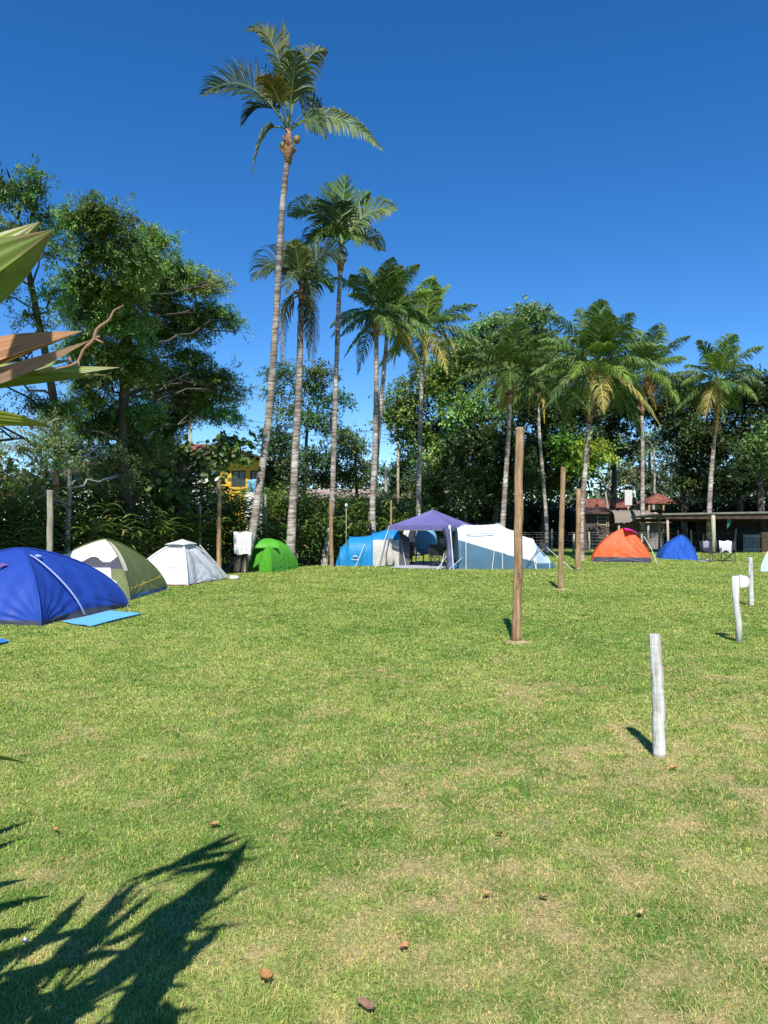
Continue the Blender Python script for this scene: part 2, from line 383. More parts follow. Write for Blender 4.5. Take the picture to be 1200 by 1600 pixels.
def tree(name, label, base_pt, top_pt, clumps, seed, leaf=.13, dens=1.0, col=(.075, .125, .03), r0=.2, asp=.42, spray_r=.34, per=46, group=None, bark='bark', cat='tree', twig=True, bend=.3, flat=.55, sides=8):
    g = np.random.default_rng(seed)
    base = Vector(base_pt); t = thing(name, label, cat, (base.x, base.y, 0), group)
    tp = Vector(top_pt); tr = MB()
    mid = (base + tp) / 2 + Vector((g.normal() * bend, g.normal() * bend * .5, 0))
    path = spline([base - Vector((0, 0, .1)), mid, tp], 14)
    rad = np.linspace(r0, r0 * .35, 14); rad[0] *= 1.35
    tr.tube(path, rad, sides, jit=.05, rng=g)
    for (c, rx, ry, rz) in clumps:
        c = np.array(tuple(c)); dz = path[:, 2] - (c[2] - abs(c[0] - path[:, 0]) * .55 - .4 * rz)
        k = int(np.clip(np.argmin(np.abs(dz)), 3, 13)); s = path[k]
        ctl = (s + c) / 2 + np.array([0, 0, .12 * abs(c[0] - s[0])]) + g.normal(0, .15, 3)
        pts = bez(s, ctl, c, np.linspace(0, 1, 8)); pts[1:-1] += g.normal(0, .05, (6, 3))
        tr.tube(pts, np.linspace(max(.025, rad[k] * .34), .010, 8), 5, caps=False)
        for q in range(4):                                   # limbs forking inside the clump
            e = c + g.normal(0, .5, 3) * np.array([rx, ry, rz]); a = pts[4 + q % 3]
            tr.tube([a, (a + e) / 2 + g.normal(0, .08, 3), e], [.03, .02, .008], 4, caps=False)
    fo = MB(); foliage(fo, clumps, g, leaf, asp, dens, col, spray_r, per, tr if twig else None, flat)
    obj('trunk', tr, M[bark], t, True); obj('crown', fo, M['leaf'], t)
    return t
def CL(px, py, D, rpx, rpy, ry=None):
    """a clump given where it is seen: pixel centre, depth, half sizes in pixels"""
    s = D / FPX; return (P(px, py, D), rpx * s, (ry if ry else (rpx + rpy) / 2 * s), rpy * s)

# the feathery trees on the left
def SD(px, py, low=False):
    """depth at which a clump shades the ground at y = k: behind the tents, on the hedge"""
    k = (19.8 if px < 105 else 22.8) if low else (22.3 if px < 105 else (24.4 if px < 232 else 28.2))
    return (k - CAM_H * SHK) / (1 + SHK * (818 - py) / FPX)
def CS(px, py, rpx, rpy, low=False):
    return CL(px, py, SD(px, py, low), rpx, rpy)
tree('feathery_tree', 'large dark green feathery tree above the olive and grey tents, nearest the tallest palm', P(212, 818 + 1840 / 22.5, 22.5), P(205, 470, 19),
     [CS(*a) for a in [(235, 372, 36, 20), (180, 350, 44, 24), (140, 335, 40, 18), (112, 345, 30, 20), (205, 400, 46, 24), (150, 395, 44, 26), (285, 432, 36, 22), (335, 488, 32, 16), (240, 450, 44, 24), (180, 455, 44, 26), (300, 505, 44, 22), (362, 505, 16, 7),
      (235, 520, 44, 24), (290, 560, 36, 18), (335, 590, 40, 16), (365, 615, 16, 14), (290, 622, 42, 18), (345, 645, 30, 12), (235, 600, 40, 24), (180, 575, 42, 26), (150, 500, 46, 26), (120, 435, 36, 26), (250, 660, 38, 20), (195, 660, 40, 24), (120, 540, 32, 20), (205, 700, 34, 18), (245, 715, 26, 18), (150, 625, 34, 18), (262, 480, 36, 20), (258, 590, 36, 18), (305, 600, 34, 16), (210, 560, 40, 20), (160, 545, 40, 20), (215, 640, 36, 20), (165, 660, 36, 18), (256, 690, 30, 20), (180, 735, 38, 22), (230, 750, 34, 20), (130, 590, 30, 20), (120, 470, 30, 20), (150, 455, 36, 20), (330, 445, 26, 14), (255, 420, 36, 20), (310, 640, 34, 14), (100, 640, 34, 20), (110, 700, 34, 20), (280, 600, 34, 18), (275, 650, 34, 16), (230, 700, 34, 20), (270, 725, 24, 16), (140, 670, 34, 18), (215, 430, 40, 22), (190, 500, 40, 24), (225, 575, 36, 20), (320, 615, 30, 12)]],
     5, leaf=.088, dens=.88, col=(.165, .250, .064), r0=.24, asp=.32, spray_r=.26, per=190, flat=.42)
tree('feathery_tree', 'tall open feathery tree at the left edge, its crown cut off by the frame', P(82, 818 + 1840 / 20, 20), P(40, 400, 16.5),
     [CS(*a) for a in [(20, 300, 40, 26), (52, 280, 24, 14), (-40, 290, 50, 34), (72, 335, 26, 16), (25, 365, 40, 20), (-70, 370, 50, 36), (88, 385, 20, 20), (-30, 440, 45, 30), (20, 560, 26, 12), (85, 460, 22, 16), (-60, 560, 44, 28), (50, 500, 22, 10), (60, 630, 30, 16)]]
     + [CL(*a) for a in [(-75, 560, 14, 50, 60), (-95, 470, 13.6, 50, 60), (-60, 650, 14.6, 44, 40), (-110, 620, 13.8, 60, 60)]],  # unseen clumps beyond the left edge, added to shade the hedge
     6, leaf=.085, dens=.62, col=(.155, .235, .062), r0=.17, asp=.32, spray_r=.26, per=170, flat=.42)
tree('thorny_tree', 'low pale green feathery tree with bare twigs, behind the blue tent', P(100, 818 + 1840 / 18.3, 18.3), P(110, 715, 18),
     [CS(*a, low=True) for a in [(30, 700, 50, 22), (80, 685, 44, 20), (125, 700, 40, 18), (165, 712, 38, 18), (25, 745, 44, 16), (190, 745, 36, 16), (90, 725, 40, 16), (-40, 720, 60, 34), (70, 660, 36, 14), (130, 740, 30, 14), (60, 765, 36, 12)]],
     7, leaf=.075, dens=.42, col=(.20, .25, .085), r0=.10, asp=.28, spray_r=.25, per=130, bark='pale_bark')
tree('broadleaf_shrub', 'shrub of round bright leaves hanging right of the feathery trees, before the yellow house', P(262, 818 + 1840 / 23, 23), P(275, 740, 22.5),
     [CL(*a) for a in [(265, 730, 22, 26, 20), (300, 712, 23, 22, 10), (250, 775, 21.9, 28, 22), (318, 735, 23.5, 18, 10), (285, 770, 22.5, 20, 18), (225, 760, 21.5, 22, 18), (355, 690, 24, 8, 4), (372, 688, 24, 5, 5), (335, 705, 23.6, 14, 7), (325, 722, 23.5, 20, 12), (350, 716, 23.8, 18, 9), (308, 750, 23, 18, 14), (335, 760, 23.6, 16, 12), (372, 712, 24.2, 10, 6), (290, 700, 22.8, 22, 9)]],
     8, leaf=.20, dens=.25, col=(.085, .145, .04), r0=.06, asp=.8, spray_r=.3, per=18)
g0 = np.random.default_rng(77)
# mid distance trees between the palms
tree('open_crowned_tree', 'airy tree with layered foliage in the gap behind the second and third palms', P(480, 818 + 1840 / 58, 58), P(482, 640, 58),
     [CL(*a) for a in [(440, 585, 57, 26, 15), (480, 600, 57, 30, 14), (500, 578, 57, 26, 14), (455, 640, 57, 32, 14), (520, 625, 57, 28, 13), (495, 655, 57, 34, 15), (440, 680, 57, 26, 16), (530, 680, 57, 30, 16), (480, 710, 57, 36, 16), (430, 610, 57, 16, 9)]],
     9, leaf=.21, dens=.62, col=(.085, .15, .05), r0=.24, asp=.5, spray_r=.6, per=110, twig=False)
tree('broadleaf_tree', 'dark leafy tree just right of the yellow house', P(440, 818 + 1840 / 48, 48), P(440, 690, 48),
     [CL(*a) for a in [(430, 690, 47, 22, 20), (445, 725, 47, 26, 22), (425, 750, 47, 22, 16), (460, 750, 47, 20, 14)]],
     10, leaf=.21, dens=.6, col=(.06, .105, .035), r0=.16, asp=.6, spray_r=.5, per=90, twig=False)
tree('bushy_tree', 'light green bushy tree over the low wall left of the paired palms', P(560, 818 + 1840 / 62, 62), P(555, 700, 62),
     [CL(*a) for a in [(515, 720, 61, 26, 18), (550, 700, 61, 26, 20), (545, 740, 61, 34, 16), (500, 745, 61, 30, 14), (575, 735, 61, 20, 16)]],
     12, leaf=.21, dens=.7, col=(.12, .19, .06), r0=.2, asp=.5, spray_r=.6, per=100, twig=False)
tree('bushy_tree', 'dark bushy tree standing behind the pale post right of the paired palms', P(622, 818 + 1840 / 60, 60), P(622, 720, 60),
     [CL(*a) for a in [(618, 740, 59, 22, 20), (640, 725, 59, 24, 20), (650, 755, 59, 28, 16), (612, 765, 59, 20, 10)]],
     13, leaf=.21, dens=.7, col=(.065, .12, .04), r0=.2, asp=.5, spray_r=.55, per=100, twig=False)
# the wood on the right: individual broadleaved trees
wood = [
 ('broadleaf_tree', 'sunlit broadleaved tree behind the slim pale palm', (690, 46), (690, 600), [(640, 625, 36, 34), (690, 590, 44, 40), (655, 680, 40, 34), (725, 640, 44, 40), (700, 700, 44, 36), (740, 570, 40, 36), (680, 745, 40, 30), (620, 650, 24, 24), (715, 545, 30, 22)], (.115, .165, .042), 45),
 ('broadleaf_tree', 'tallest olive crowned tree, rising above the palms in the middle of the wood', (800, 52), (810, 560), [(780, 515, 38, 26), (830, 498, 34, 18), (850, 530, 30, 26), (800, 560, 50, 36), (745, 540, 36, 28), (860, 575, 36, 34), (800, 620, 50, 36), (822, 484, 16, 9)], (.105, .15, .045), 51),
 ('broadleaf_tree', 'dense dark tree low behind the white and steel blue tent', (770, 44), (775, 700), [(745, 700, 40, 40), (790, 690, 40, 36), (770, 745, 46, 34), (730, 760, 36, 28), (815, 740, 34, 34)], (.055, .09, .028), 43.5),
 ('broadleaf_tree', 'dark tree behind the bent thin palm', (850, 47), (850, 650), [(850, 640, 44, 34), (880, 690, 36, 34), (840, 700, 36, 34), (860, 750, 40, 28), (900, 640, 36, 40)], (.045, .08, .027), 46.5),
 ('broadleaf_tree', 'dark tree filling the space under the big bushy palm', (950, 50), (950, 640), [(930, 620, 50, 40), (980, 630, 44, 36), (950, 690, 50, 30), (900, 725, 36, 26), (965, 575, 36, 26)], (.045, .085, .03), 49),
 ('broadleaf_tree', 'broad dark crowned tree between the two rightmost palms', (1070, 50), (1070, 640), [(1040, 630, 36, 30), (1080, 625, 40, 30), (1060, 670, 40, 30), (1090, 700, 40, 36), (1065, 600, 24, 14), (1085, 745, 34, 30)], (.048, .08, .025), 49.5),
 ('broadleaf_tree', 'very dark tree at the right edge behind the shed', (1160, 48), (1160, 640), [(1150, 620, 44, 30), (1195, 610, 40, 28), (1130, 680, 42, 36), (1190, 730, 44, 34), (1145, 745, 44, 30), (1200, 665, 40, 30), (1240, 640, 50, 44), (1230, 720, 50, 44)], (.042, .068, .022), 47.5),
 ('broadleaf_tree', 'green tree with sunlit boughs at the far right above the shed', (1196, 42), (1192, 700), [(1185, 695, 26, 14), (1215, 680, 36, 20), (1170, 715, 20, 10), (1200, 720, 30, 14)], (.11, .18, .045), 41.5),
 ('bright_tree', 'bright yellow green small tree under the big bushy palm', (912, 44), (912, 700), [(885, 692, 22, 13), (930, 700, 28, 13), (905, 722, 30, 11), (950, 715, 18, 9), (880, 716, 18, 9)], (.17, .26, .04), 42.5),
 ('broadleaf_tree', 'greyish open tree in the light gap above the red roofs', (1010, 68), (1015, 690), [(985, 700, 28, 22), (1020, 690, 26, 22), (1045, 720, 26, 20), (1000, 745, 32, 20), (1050, 755, 34, 16), (965, 740, 26, 20)], (.13, .18, .085), 67),
]
for k, (nm, lab, (bx, bD), (tx, ty), cl, colr, cD) in enumerate(wood):
    D = bD
    colr = tuple(c * (1.55 if k < 2 else 1.25) for c in colr)
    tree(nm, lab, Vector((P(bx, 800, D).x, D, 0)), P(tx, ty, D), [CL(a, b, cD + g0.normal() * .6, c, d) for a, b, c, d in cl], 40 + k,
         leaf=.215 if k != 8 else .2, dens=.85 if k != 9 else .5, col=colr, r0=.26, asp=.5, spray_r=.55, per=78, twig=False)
# the far wood that closes the horizon, one mass
g = np.random.default_rng(909); fo = MB(); cl = []
for k in range(110):
    px = -350 + k * 17.5 + g.normal() * 6; D = 88 + g.random() * 14; top = np.interp(px, [-350, 250, 400, 600, 700, 850, 1600], [690, 700, 742, 738, 725, 702, 690]) + g.normal() * 7
    c = P(px, 800, D); z1 = P(px, top, D).z
    cl.append(((c.x, D, z1 * .45), 2.6, 1.8, z1 * .52))
foliage(fo, cl, g, .75, .6, .16, (.06, .10, .035), 1.1, 26, None)
o = obj('far_woods', fo, M['leaf']); tag(o, 'far belt of dark green woodland closing the horizon', 'woodland', kind='stuff')
# undergrowth along the back fence
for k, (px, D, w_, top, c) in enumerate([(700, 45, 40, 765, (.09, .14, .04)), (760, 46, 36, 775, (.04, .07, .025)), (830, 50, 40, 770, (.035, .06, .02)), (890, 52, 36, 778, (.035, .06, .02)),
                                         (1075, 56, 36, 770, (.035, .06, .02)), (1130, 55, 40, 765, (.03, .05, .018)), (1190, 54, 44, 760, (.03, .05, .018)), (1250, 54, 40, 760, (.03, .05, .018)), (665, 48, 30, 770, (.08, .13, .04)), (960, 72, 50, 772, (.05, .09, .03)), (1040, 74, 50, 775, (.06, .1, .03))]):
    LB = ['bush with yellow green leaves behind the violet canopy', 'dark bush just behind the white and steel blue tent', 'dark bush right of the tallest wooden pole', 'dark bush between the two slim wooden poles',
          'black green bush right of the red roofed pavilion', 'black green bush under the rightmost palm', 'black green bush behind the brick wall', 'black green bush beyond the right edge of the shed', 'bush at the right end of the ginger hedge', 'dark bush behind the thatched hut', 'green bush behind the red roofed pavilion'][k]
    g = np.random.default_rng(300 + k); s = D / FPX; fo = MB(); z1 = P(px, top, D).z
    cx = P(px, 800, D).x
    t = thing('bush', LB, 'bush', (cx, D, 0)); st = MB()
    for q in range(6):
        e = Vector((cx + g.normal() * w_ * s * .4, D + g.normal() * .5, z1 * (.5 + .4 * g.random())))
        st.tube([(cx + g.normal() * .2, D, -.05), (cx + (e.x - cx) * .4, D, e.z * .5), e], [.05, .035, .015], 5)
    foliage(fo, [((cx + (q - 1) * w_ * s * .55, D + g.normal() * .4, z1 * (.42 + .08 * (q % 2))), w_ * s * .75, 1.4, z1 * .52) for q in range(3)], g, .26, .5, .55, c, .5, 40, None)
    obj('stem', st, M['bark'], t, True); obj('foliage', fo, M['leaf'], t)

# ---------------------------------------------------------------- palms
PALM_G = (.105, .175, .040)
def frond_mesh(p0, p1, p2, g, leafl=.85, n=54, col=PALM_G, hang=.5, wid=.05, side=None, r=.035, cup=.25, start=.16):
    mb = MB(); t = np.linspace(0, 1, 14); path = bez(p0, p1, p2, t)
    base = np.array(col); rc = np.clip(base * 1.9 + .03, 0, .6)
    mb.tube(path, np.linspace(r, .006, 14), 5, col=rc, caps=False)
    tt = np.linspace(start, .995, n); pos = bez(p0, p1, p2, tt)
    tan = np.gradient(pos, axis=0); tan /= np.linalg.norm(tan, axis=1)[:, None]
    chord = np.array(tuple(p2)) - np.array(tuple(p0)); sd0 = np.cross(chord, [0, 0, 1.])
    if side is not None: sd0 = np.array(side, float)
    elif np.linalg.norm(sd0) < .35 * np.linalg.norm(chord): sd0 = np.array([1, .3, 0.])
    sd0 /= np.linalg.norm(sd0)
    sd = sd0 - tan * (tan @ sd0)[:, None]; sd /= np.linalg.norm(sd, axis=1)[:, None]
    up = np.cross(sd, tan); up *= np.sign(up[:, 2:3] + 1e-6)
    prof = np.clip(np.sin(math.pi * (.14 + .83 * tt) ** .85), .12, 1) * (.92 + .12 * g.random(n))
    for s in (-1, 1):
        a = np.radians(28 + 34 * tt + g.normal(0, 5, n))[:, None]
        d = s * sd * np.cos(a) + tan * np.sin(a) + up * cup; d += g.normal(0, .06, (n, 3)); d /= np.linalg.norm(d, axis=1)[:, None]
        L = (leafl * prof)[:, None]; gr = np.array([0, 0, -1.])
        q0 = pos; q1 = q0 + d * L * .4; d1 = d + gr * hang * .55; d1 /= np.linalg.norm(d1, axis=1)[:, None]
        q2 = q1 + d1 * L * .33; d2 = d + gr * hang * 1.6; d2 /= np.linalg.norm(d2, axis=1)[:, None]
        q3 = q2 + d2 * L * .33
        tw = g.normal(0, .35, (n, 1)); wv = tan * np.cos(tw) + up * np.sin(tw); wv /= np.linalg.norm(wv, axis=1)[:, None]
        wv = wv * wid * .5
        V = np.stack([q0 - wv * .6, q0 + wv * .6, q1 - wv, q1 + wv, q2 - wv * .8, q2 + wv * .8, q3 - wv * .12, q3 + wv * .12], 1).reshape(-1, 3)
        i = np.arange(n)[:, None] * 8
        Q = np.concatenate([i + np.array([[0, 1, 3, 2]]), i + np.array([[2, 3, 5, 4]]), i + np.array([[4, 5, 7, 6]])])
        c = base * (1 + .2 * g.normal(size=(n, 1))) * np.array([1 + .0, 1, 1]); c[:, 0] *= 1 + .12 * g.normal(size=n)
        mb.add(V, Q, col=np.repeat(np.clip(c, .01, .7), 8, 0))
    return mb

def palm(label, trunk_px, D, crown_px, r0, fronds, seed, Rm=3.2, nuts=0, skirt=0, flare=1.6, top_tint=1.0, base_g=None, nfr=None, leafl=.85, tone=1.0, shaft=True):
    """trunk_px: pixel points from base to top at depth D (base first)."""
    g = np.random.default_rng(seed)
    pts = [P(a, b, D) for a, b in trunk_px]
    if base_g is not None: pts[0] = Vector(base_g)
    else: pts[0] = Vector((pts[0].x, pts[0].y, 0))
    t = thing('palm_tree', label, 'palm tree', (pts[0].x, pts[0].y, 0))
    path = spline([pts[0] - Vector((0, 0, .15))] + pts[1:], 60)
    s = np.linspace(0, 1, 60); rad = r0 * (1 - .38 * s) * (1 + (flare - 1) * np.exp(-s * 16))
    rad = rad * (1 + .03 * np.sign(np.sin(np.arange(60) * 2.4)))
    tr = MB(); tc = np.ones((60, 10, 3)) * (.85 + .25 * g.random((60, 1, 1)))
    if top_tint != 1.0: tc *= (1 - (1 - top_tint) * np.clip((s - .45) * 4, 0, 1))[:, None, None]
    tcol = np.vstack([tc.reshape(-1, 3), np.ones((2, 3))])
    tr.tube(path, rad, 10, col=tcol, jit=.04, rng=g)
    obj('trunk', tr, M['palm_trunk'], t, True)
    c = np.array(tuple(P(*crown_px, D))); top = path[-1]
    if shaft:
        cs = MB(); cs.tube([top - np.array([0, 0, .35]), top + np.array([0, 0, .05]), (top + c) / 2, c + np.array([0, 0, .15])], [r0 * .85, r0 * 1.15, r0 * .95, r0 * .5], 9, col=np.array([.82, .55, .38]), jit=.08, rng=g)
        for q in range(9):                                   # cut frond stubs
            a = q * 2.399; h = top[2] + .1 * (q % 4) - .15
            cs.tube([(top[0], top[1], h), (top[0] + math.cos(a) * r0 * 1.9, top[1] + math.sin(a) * r0 * 1.9, h + .28)], [.06, .035], 5, col=(.85, .58, .36))
        obj('crown_shaft', cs, M['palm_trunk'], t, True)
    sp = D / FPX
    for f in fronds:                                          # explicit: control dx,dy ; tip dx,dy ; depth dy ; kwargs   (photo pixels from the crown)
        cx, cy, tx, ty, dep = f[:5]; kw = dict(f[5]) if len(f) > 5 else {}
        colr = np.array(kw.pop('col', PALM_G)) * tone * (1 + .1 * g.normal()); kw['leafl'] = kw.get('leafl', leafl) * 1.25; kw.setdefault('wid', .060); kw['col'] = None; kw.pop('col'); colr = colr * 1.0
        p1 = c + np.array([cx * sp, dep * .5, -cy * sp]); p2 = c + np.array([tx * sp, dep, -ty * sp])
        obj('frond', frond_mesh(c, p1, p2, g, col=colr, **kw), M['frond'], t)
    n = int((nfr or 0) * 1.02)
    for k in range(n):
        az = k * 2.39996 + g.normal() * .2; u = (k + .5) / n          # u=0 youngest, upright ; 1 oldest, hanging
        el = R(86 - 112 * u ** .85 + g.normal() * 7); L = Rm * (1.0 + .2 * g.random()) * (.84 + .2 * math.sin(math.pi * min(1, u + .25)))
        h = np.array([math.cos(az), math.sin(az), 0])
        p1 = c + (h * math.cos(el) + np.array([0, 0, math.sin(el)])) * L * .58
        p2 = p1 + (h * (math.cos(el) * .62 + .22) + np.array([0, 0, math.sin(el) * .85 - .24 - .95 * u])) * L * .55
        colr = np.array(PALM_G) * tone * (1 + .12 * g.normal())
        if u > .84 and g.random() < .25: colr = np.array([.30, .25, .07]) * (.8 + .4 * g.random())
        elif g.random() < .25: colr = colr * np.array([1.45, 1.35, 1.0])
        obj('frond', frond_mesh(c, p1, p2, g, col=colr, leafl=leafl * (.95 + .2 * g.random()), n=58, hang=.5 + 1.2 * u, wid=.055), M['frond'], t)
    for k in range(skirt):                                    # dead fronds hanging down the trunk
        az = g.random() * 6.28; h = np.array([math.cos(az), math.sin(az), 0])
        p1 = c + h * 1.1 + np.array([0, 0, -.3]); p2 = c + h * .55 + np.array([0, 0, -2.6 - .8 * g.random()])
        obj('dead_frond', frond_mesh(c - np.array([0, 0, .2]), p1, p2, g, col=(.16, .11, .05), leafl=.55, n=40, hang=1.8), M['frond'], t)
    for k in range(nuts):
        a = k * 2.4; nb = MB(); q = c + np.array([math.cos(a) * .28, math.sin(a) * .28, -.28 - .12 * (k % 2)])
        rr = .12; th = np.linspace(0, math.pi, 7); nb.tube([q + np.array([0, 0, rr * 1.2 * math.cos(x)]) for x in th], [max(.004, rr * math.sin(x)) for x in th], 8, col=(.22, .25, .06) if k % 3 else (.3, .2, .06))
        obj('coconut', nb, M['frond'], t, True)
    return t
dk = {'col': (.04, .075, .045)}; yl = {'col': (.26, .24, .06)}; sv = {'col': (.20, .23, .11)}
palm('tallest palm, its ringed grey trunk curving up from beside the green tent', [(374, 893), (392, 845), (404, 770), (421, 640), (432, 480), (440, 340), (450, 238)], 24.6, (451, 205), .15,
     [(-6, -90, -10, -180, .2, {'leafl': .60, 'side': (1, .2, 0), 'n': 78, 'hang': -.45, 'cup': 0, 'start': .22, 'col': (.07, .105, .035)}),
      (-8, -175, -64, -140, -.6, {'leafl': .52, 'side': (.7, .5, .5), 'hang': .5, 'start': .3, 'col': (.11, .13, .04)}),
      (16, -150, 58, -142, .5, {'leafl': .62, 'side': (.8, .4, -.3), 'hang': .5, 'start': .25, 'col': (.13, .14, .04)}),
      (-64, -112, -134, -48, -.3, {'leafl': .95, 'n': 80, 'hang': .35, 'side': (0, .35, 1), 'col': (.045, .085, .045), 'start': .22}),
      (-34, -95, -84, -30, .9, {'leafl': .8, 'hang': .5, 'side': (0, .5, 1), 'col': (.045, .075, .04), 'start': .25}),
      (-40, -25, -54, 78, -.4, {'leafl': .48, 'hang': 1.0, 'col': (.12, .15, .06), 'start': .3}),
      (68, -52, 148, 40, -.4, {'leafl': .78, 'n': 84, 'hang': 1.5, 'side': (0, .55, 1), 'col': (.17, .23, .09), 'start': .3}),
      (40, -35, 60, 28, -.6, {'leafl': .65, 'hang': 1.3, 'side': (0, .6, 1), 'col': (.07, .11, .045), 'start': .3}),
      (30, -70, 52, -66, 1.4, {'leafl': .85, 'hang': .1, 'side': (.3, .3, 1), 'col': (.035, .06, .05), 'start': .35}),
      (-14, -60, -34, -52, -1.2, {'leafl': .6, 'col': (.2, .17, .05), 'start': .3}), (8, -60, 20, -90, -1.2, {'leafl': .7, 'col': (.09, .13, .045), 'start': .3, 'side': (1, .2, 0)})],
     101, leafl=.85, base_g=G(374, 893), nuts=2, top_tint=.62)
palm('shorter dark crowned palm between the tallest palm and the slender one', [(452, 868), (460, 740), (467, 600), (470, 500), (472, 460)], 26.3, (472, 452), .15,
     [(-10, -55, -22, -78, .3, {'leafl': .7, 'side': (1, .3, 0), 'hang': 0, 'col': (.12, .15, .04)}), (12, -55, 32, -72, .5, {'leafl': .6, 'side': (.8, .6, 0)}), (-34, -72, -74, -4, -.6, {'leafl': .85, 'hang': .7, 'side': (0, .5, 1), **dk}),
      (25, -72, 70, -45, -.5, {'leafl': .85, 'hang': .9, 'side': (0, .5, 1), **dk}), (20, -50, 46, -10, .9, {'leafl': .7, 'hang': .9, 'side': (0, .5, 1)}), (-8, -45, -14, 30, -1.6, {'leafl': .7, 'col': (.07, .10, .04)}), (-25, 10, -28, 68, -.3, {'leafl': .5, 'hang': 1.4, 'col': (.15, .15, .06)}), (12, 20, 10, 110, .2, {'leafl': .5, 'hang': 1.8, 'col': (.06, .07, .03)}), (20, -30, 14, 50, -.5, {'leafl': .6, 'hang': 1.5, 'col': (.06, .08, .03)}), (-4, -30, -6, -60, -1.0, {'leafl': .6, 'side': (1, 0, 0), 'col': (.16, .18, .05)})],
     102, leafl=.8, top_tint=.45, skirt=2)  # top_tint here paints the shade of crown and dead fronds onto the trunk
palm('slender tall palm rising right behind the thin brown pole, second tallest', [(505, 884), (513, 835), (519, 780), (524, 620), (529, 480), (532, 410)], 28.3, (533, 385), .125,
     [(-8, -70, -20, -105, .3, {'leafl': .8, 'side': (1, .2, 0), 'hang': -.1}), (2, -75, 8, -108, -.2, {'leafl': .7, 'side': (1, .2, 0), 'hang': -.2}), (14, -70, 44, -95, .5, {'leafl': .7, 'side': (.8, .5, 0)}), (-40, -78, -80, -40, -.5, {'leafl': .85, 'hang': .7, 'n': 70, 'side': (0, .5, 1)}), (-34, -50, -64, -6, .7, {'leafl': .8, 'hang': .7, 'side': (0, .5, 1), **dk}),
      (40, -68, 86, -48, -.6, {'leafl': .85, 'hang': .9, 'side': (0, .5, 1), 'col': (.13, .18, .06)}), (34, -40, 68, 0, .4, {'leafl': .75, 'hang': 1.0, 'side': (0, .5, 1), 'col': (.11, .16, .07)}), (-20, -40, -36, 15, -1.0, {'leafl': .8, 'hang': 1.1}), (18, -30, 26, 14, -.8, {'leafl': .6}), (-12, -50, -8, -30, -2.0, dk), (8, -55, 12, -60, 2.0, dk)],
     103, leafl=.9)
palm('left palm of the crossing pair behind the blue and beige tent', [(584, 872), (582, 800), (586, 700), (588, 600), (588, 512)], 31, (590, 488), .145, [], 104, Rm=2.5, nfr=17, leafl=.75, tone=.85)
palm('right palm of the crossing pair, leaning across behind the blue and beige tent', [(574, 866), (586, 740), (598, 600), (606, 512)], 31.6, (609, 492), .13,
     [(-4, -50, 4, -82, .2, {'leafl': .7, 'side': (1, .2, 0), 'hang': -.1, 'col': (.16, .18, .05)}), (8, -45, 20, -80, .4, {'leafl': .35, 'side': (1, .2, 0), 'hang': -.2})], 105, Rm=2.2, nfr=14, leafl=.75)
palm('slim pale trunked palm standing above the violet canopy', [(653, 862), (655, 740), (659, 600), (662, 545)], 36, (665, 515), .13, [(10, -40, 24, -72, .3, {'leafl': .6, 'side': (.8, .5, 0), 'col': (.16, .2, .06)}), (-5, 10, 2, 62, -1.2, {'leafl': .45, 'hang': 1.6, 'col': (.34, .32, .09)}), (40, 0, 48, 62, -.3, {'leafl': .7, 'hang': 1.2, 'col': (.2, .22, .07)}), (-40, -15, -50, 65, -.3, {'leafl': .7, 'hang': 1.2, 'col': (.16, .2, .07)})],
     106, Rm=2.6, nfr=20, leafl=.9, nuts=3)
palm('palm right behind the white and steel blue tent, left of the tallest wooden pole', [(783, 868), (788, 780), (794, 690), (798, 620)], 37, (799, 578), .15, [], 107, Rm=2.6, nfr=22, leafl=.9, tone=.72)
palm('thin bent trunk palm between the tallest pole and the second pole', [(854, 866), (854, 820), (849, 750), (843, 680), (841, 620)], 41, (842, 592), .12, [(-14, 0, -18, 55, -.4, {'leafl': .4, 'hang': 1.6, 'col': (.45, .33, .05)}), (5, 10, 6, 72, -.4, {'leafl': .3, 'hang': 1.6, 'col': (.5, .36, .05)}), (-40, 10, -60, 40, -.4, {'leafl': .4, 'hang': 1.4, 'col': (.3, .28, .06)})],
     108, Rm=2.5, nfr=18, leafl=.9, tone=.8)
palm('big bushy palm with the widest crown, its foot beside the slim poles', [(907, 879), (909, 800), (915, 730), (921, 650)], 32, (930, 572), .14, [(-12, 10, -18, 88, -.8, {'leafl': .6, 'hang': 1.6, 'col': (.25, .3, .06)}), (-35, 0, -60, 40, -.8, {'leafl': .8, 'hang': 1.4, 'col': (.2, .24, .08)})],
     109, Rm=2.75, nfr=30, leafl=1.0, tone=.95)
palm('pale straight palm behind the orange tent', [(1005, 858), (1004, 780), (1004, 700), (1003, 640)], 44, (1012, 582), .15, [(-5, 5, 3, 62, -1, {'leafl': .6, 'hang': 1.6, 'col': (.55, .28, .04)}), (20, -5, 28, 60, -.3, {'leafl': .6, 'hang': 1.6, 'col': (.3, .26, .06)})],
     110, Rm=2.9, nfr=20, leafl=1.0, tone=.9)
palm('rightmost palm, standing behind the open shed', [(1107, 862), (1109, 780), (1114, 710), (1118, 670)], 41, (1122, 595), .15, [(-3, 10, -4, 70, -1, {'leafl': .7, 'hang': 1.4, 'col': (.22, .27, .07)}), (-25, 5, -36, 62, -.5, {'leafl': .8, 'hang': 1.4, 'col': (.26, .28, .07)}), (0, 20, -12, 85, -.6, {'leafl': .3, 'hang': 2, 'col': (.5, .33, .04)})],
     111, Rm=2.6, nfr=21, leafl=.95, tone=.95)

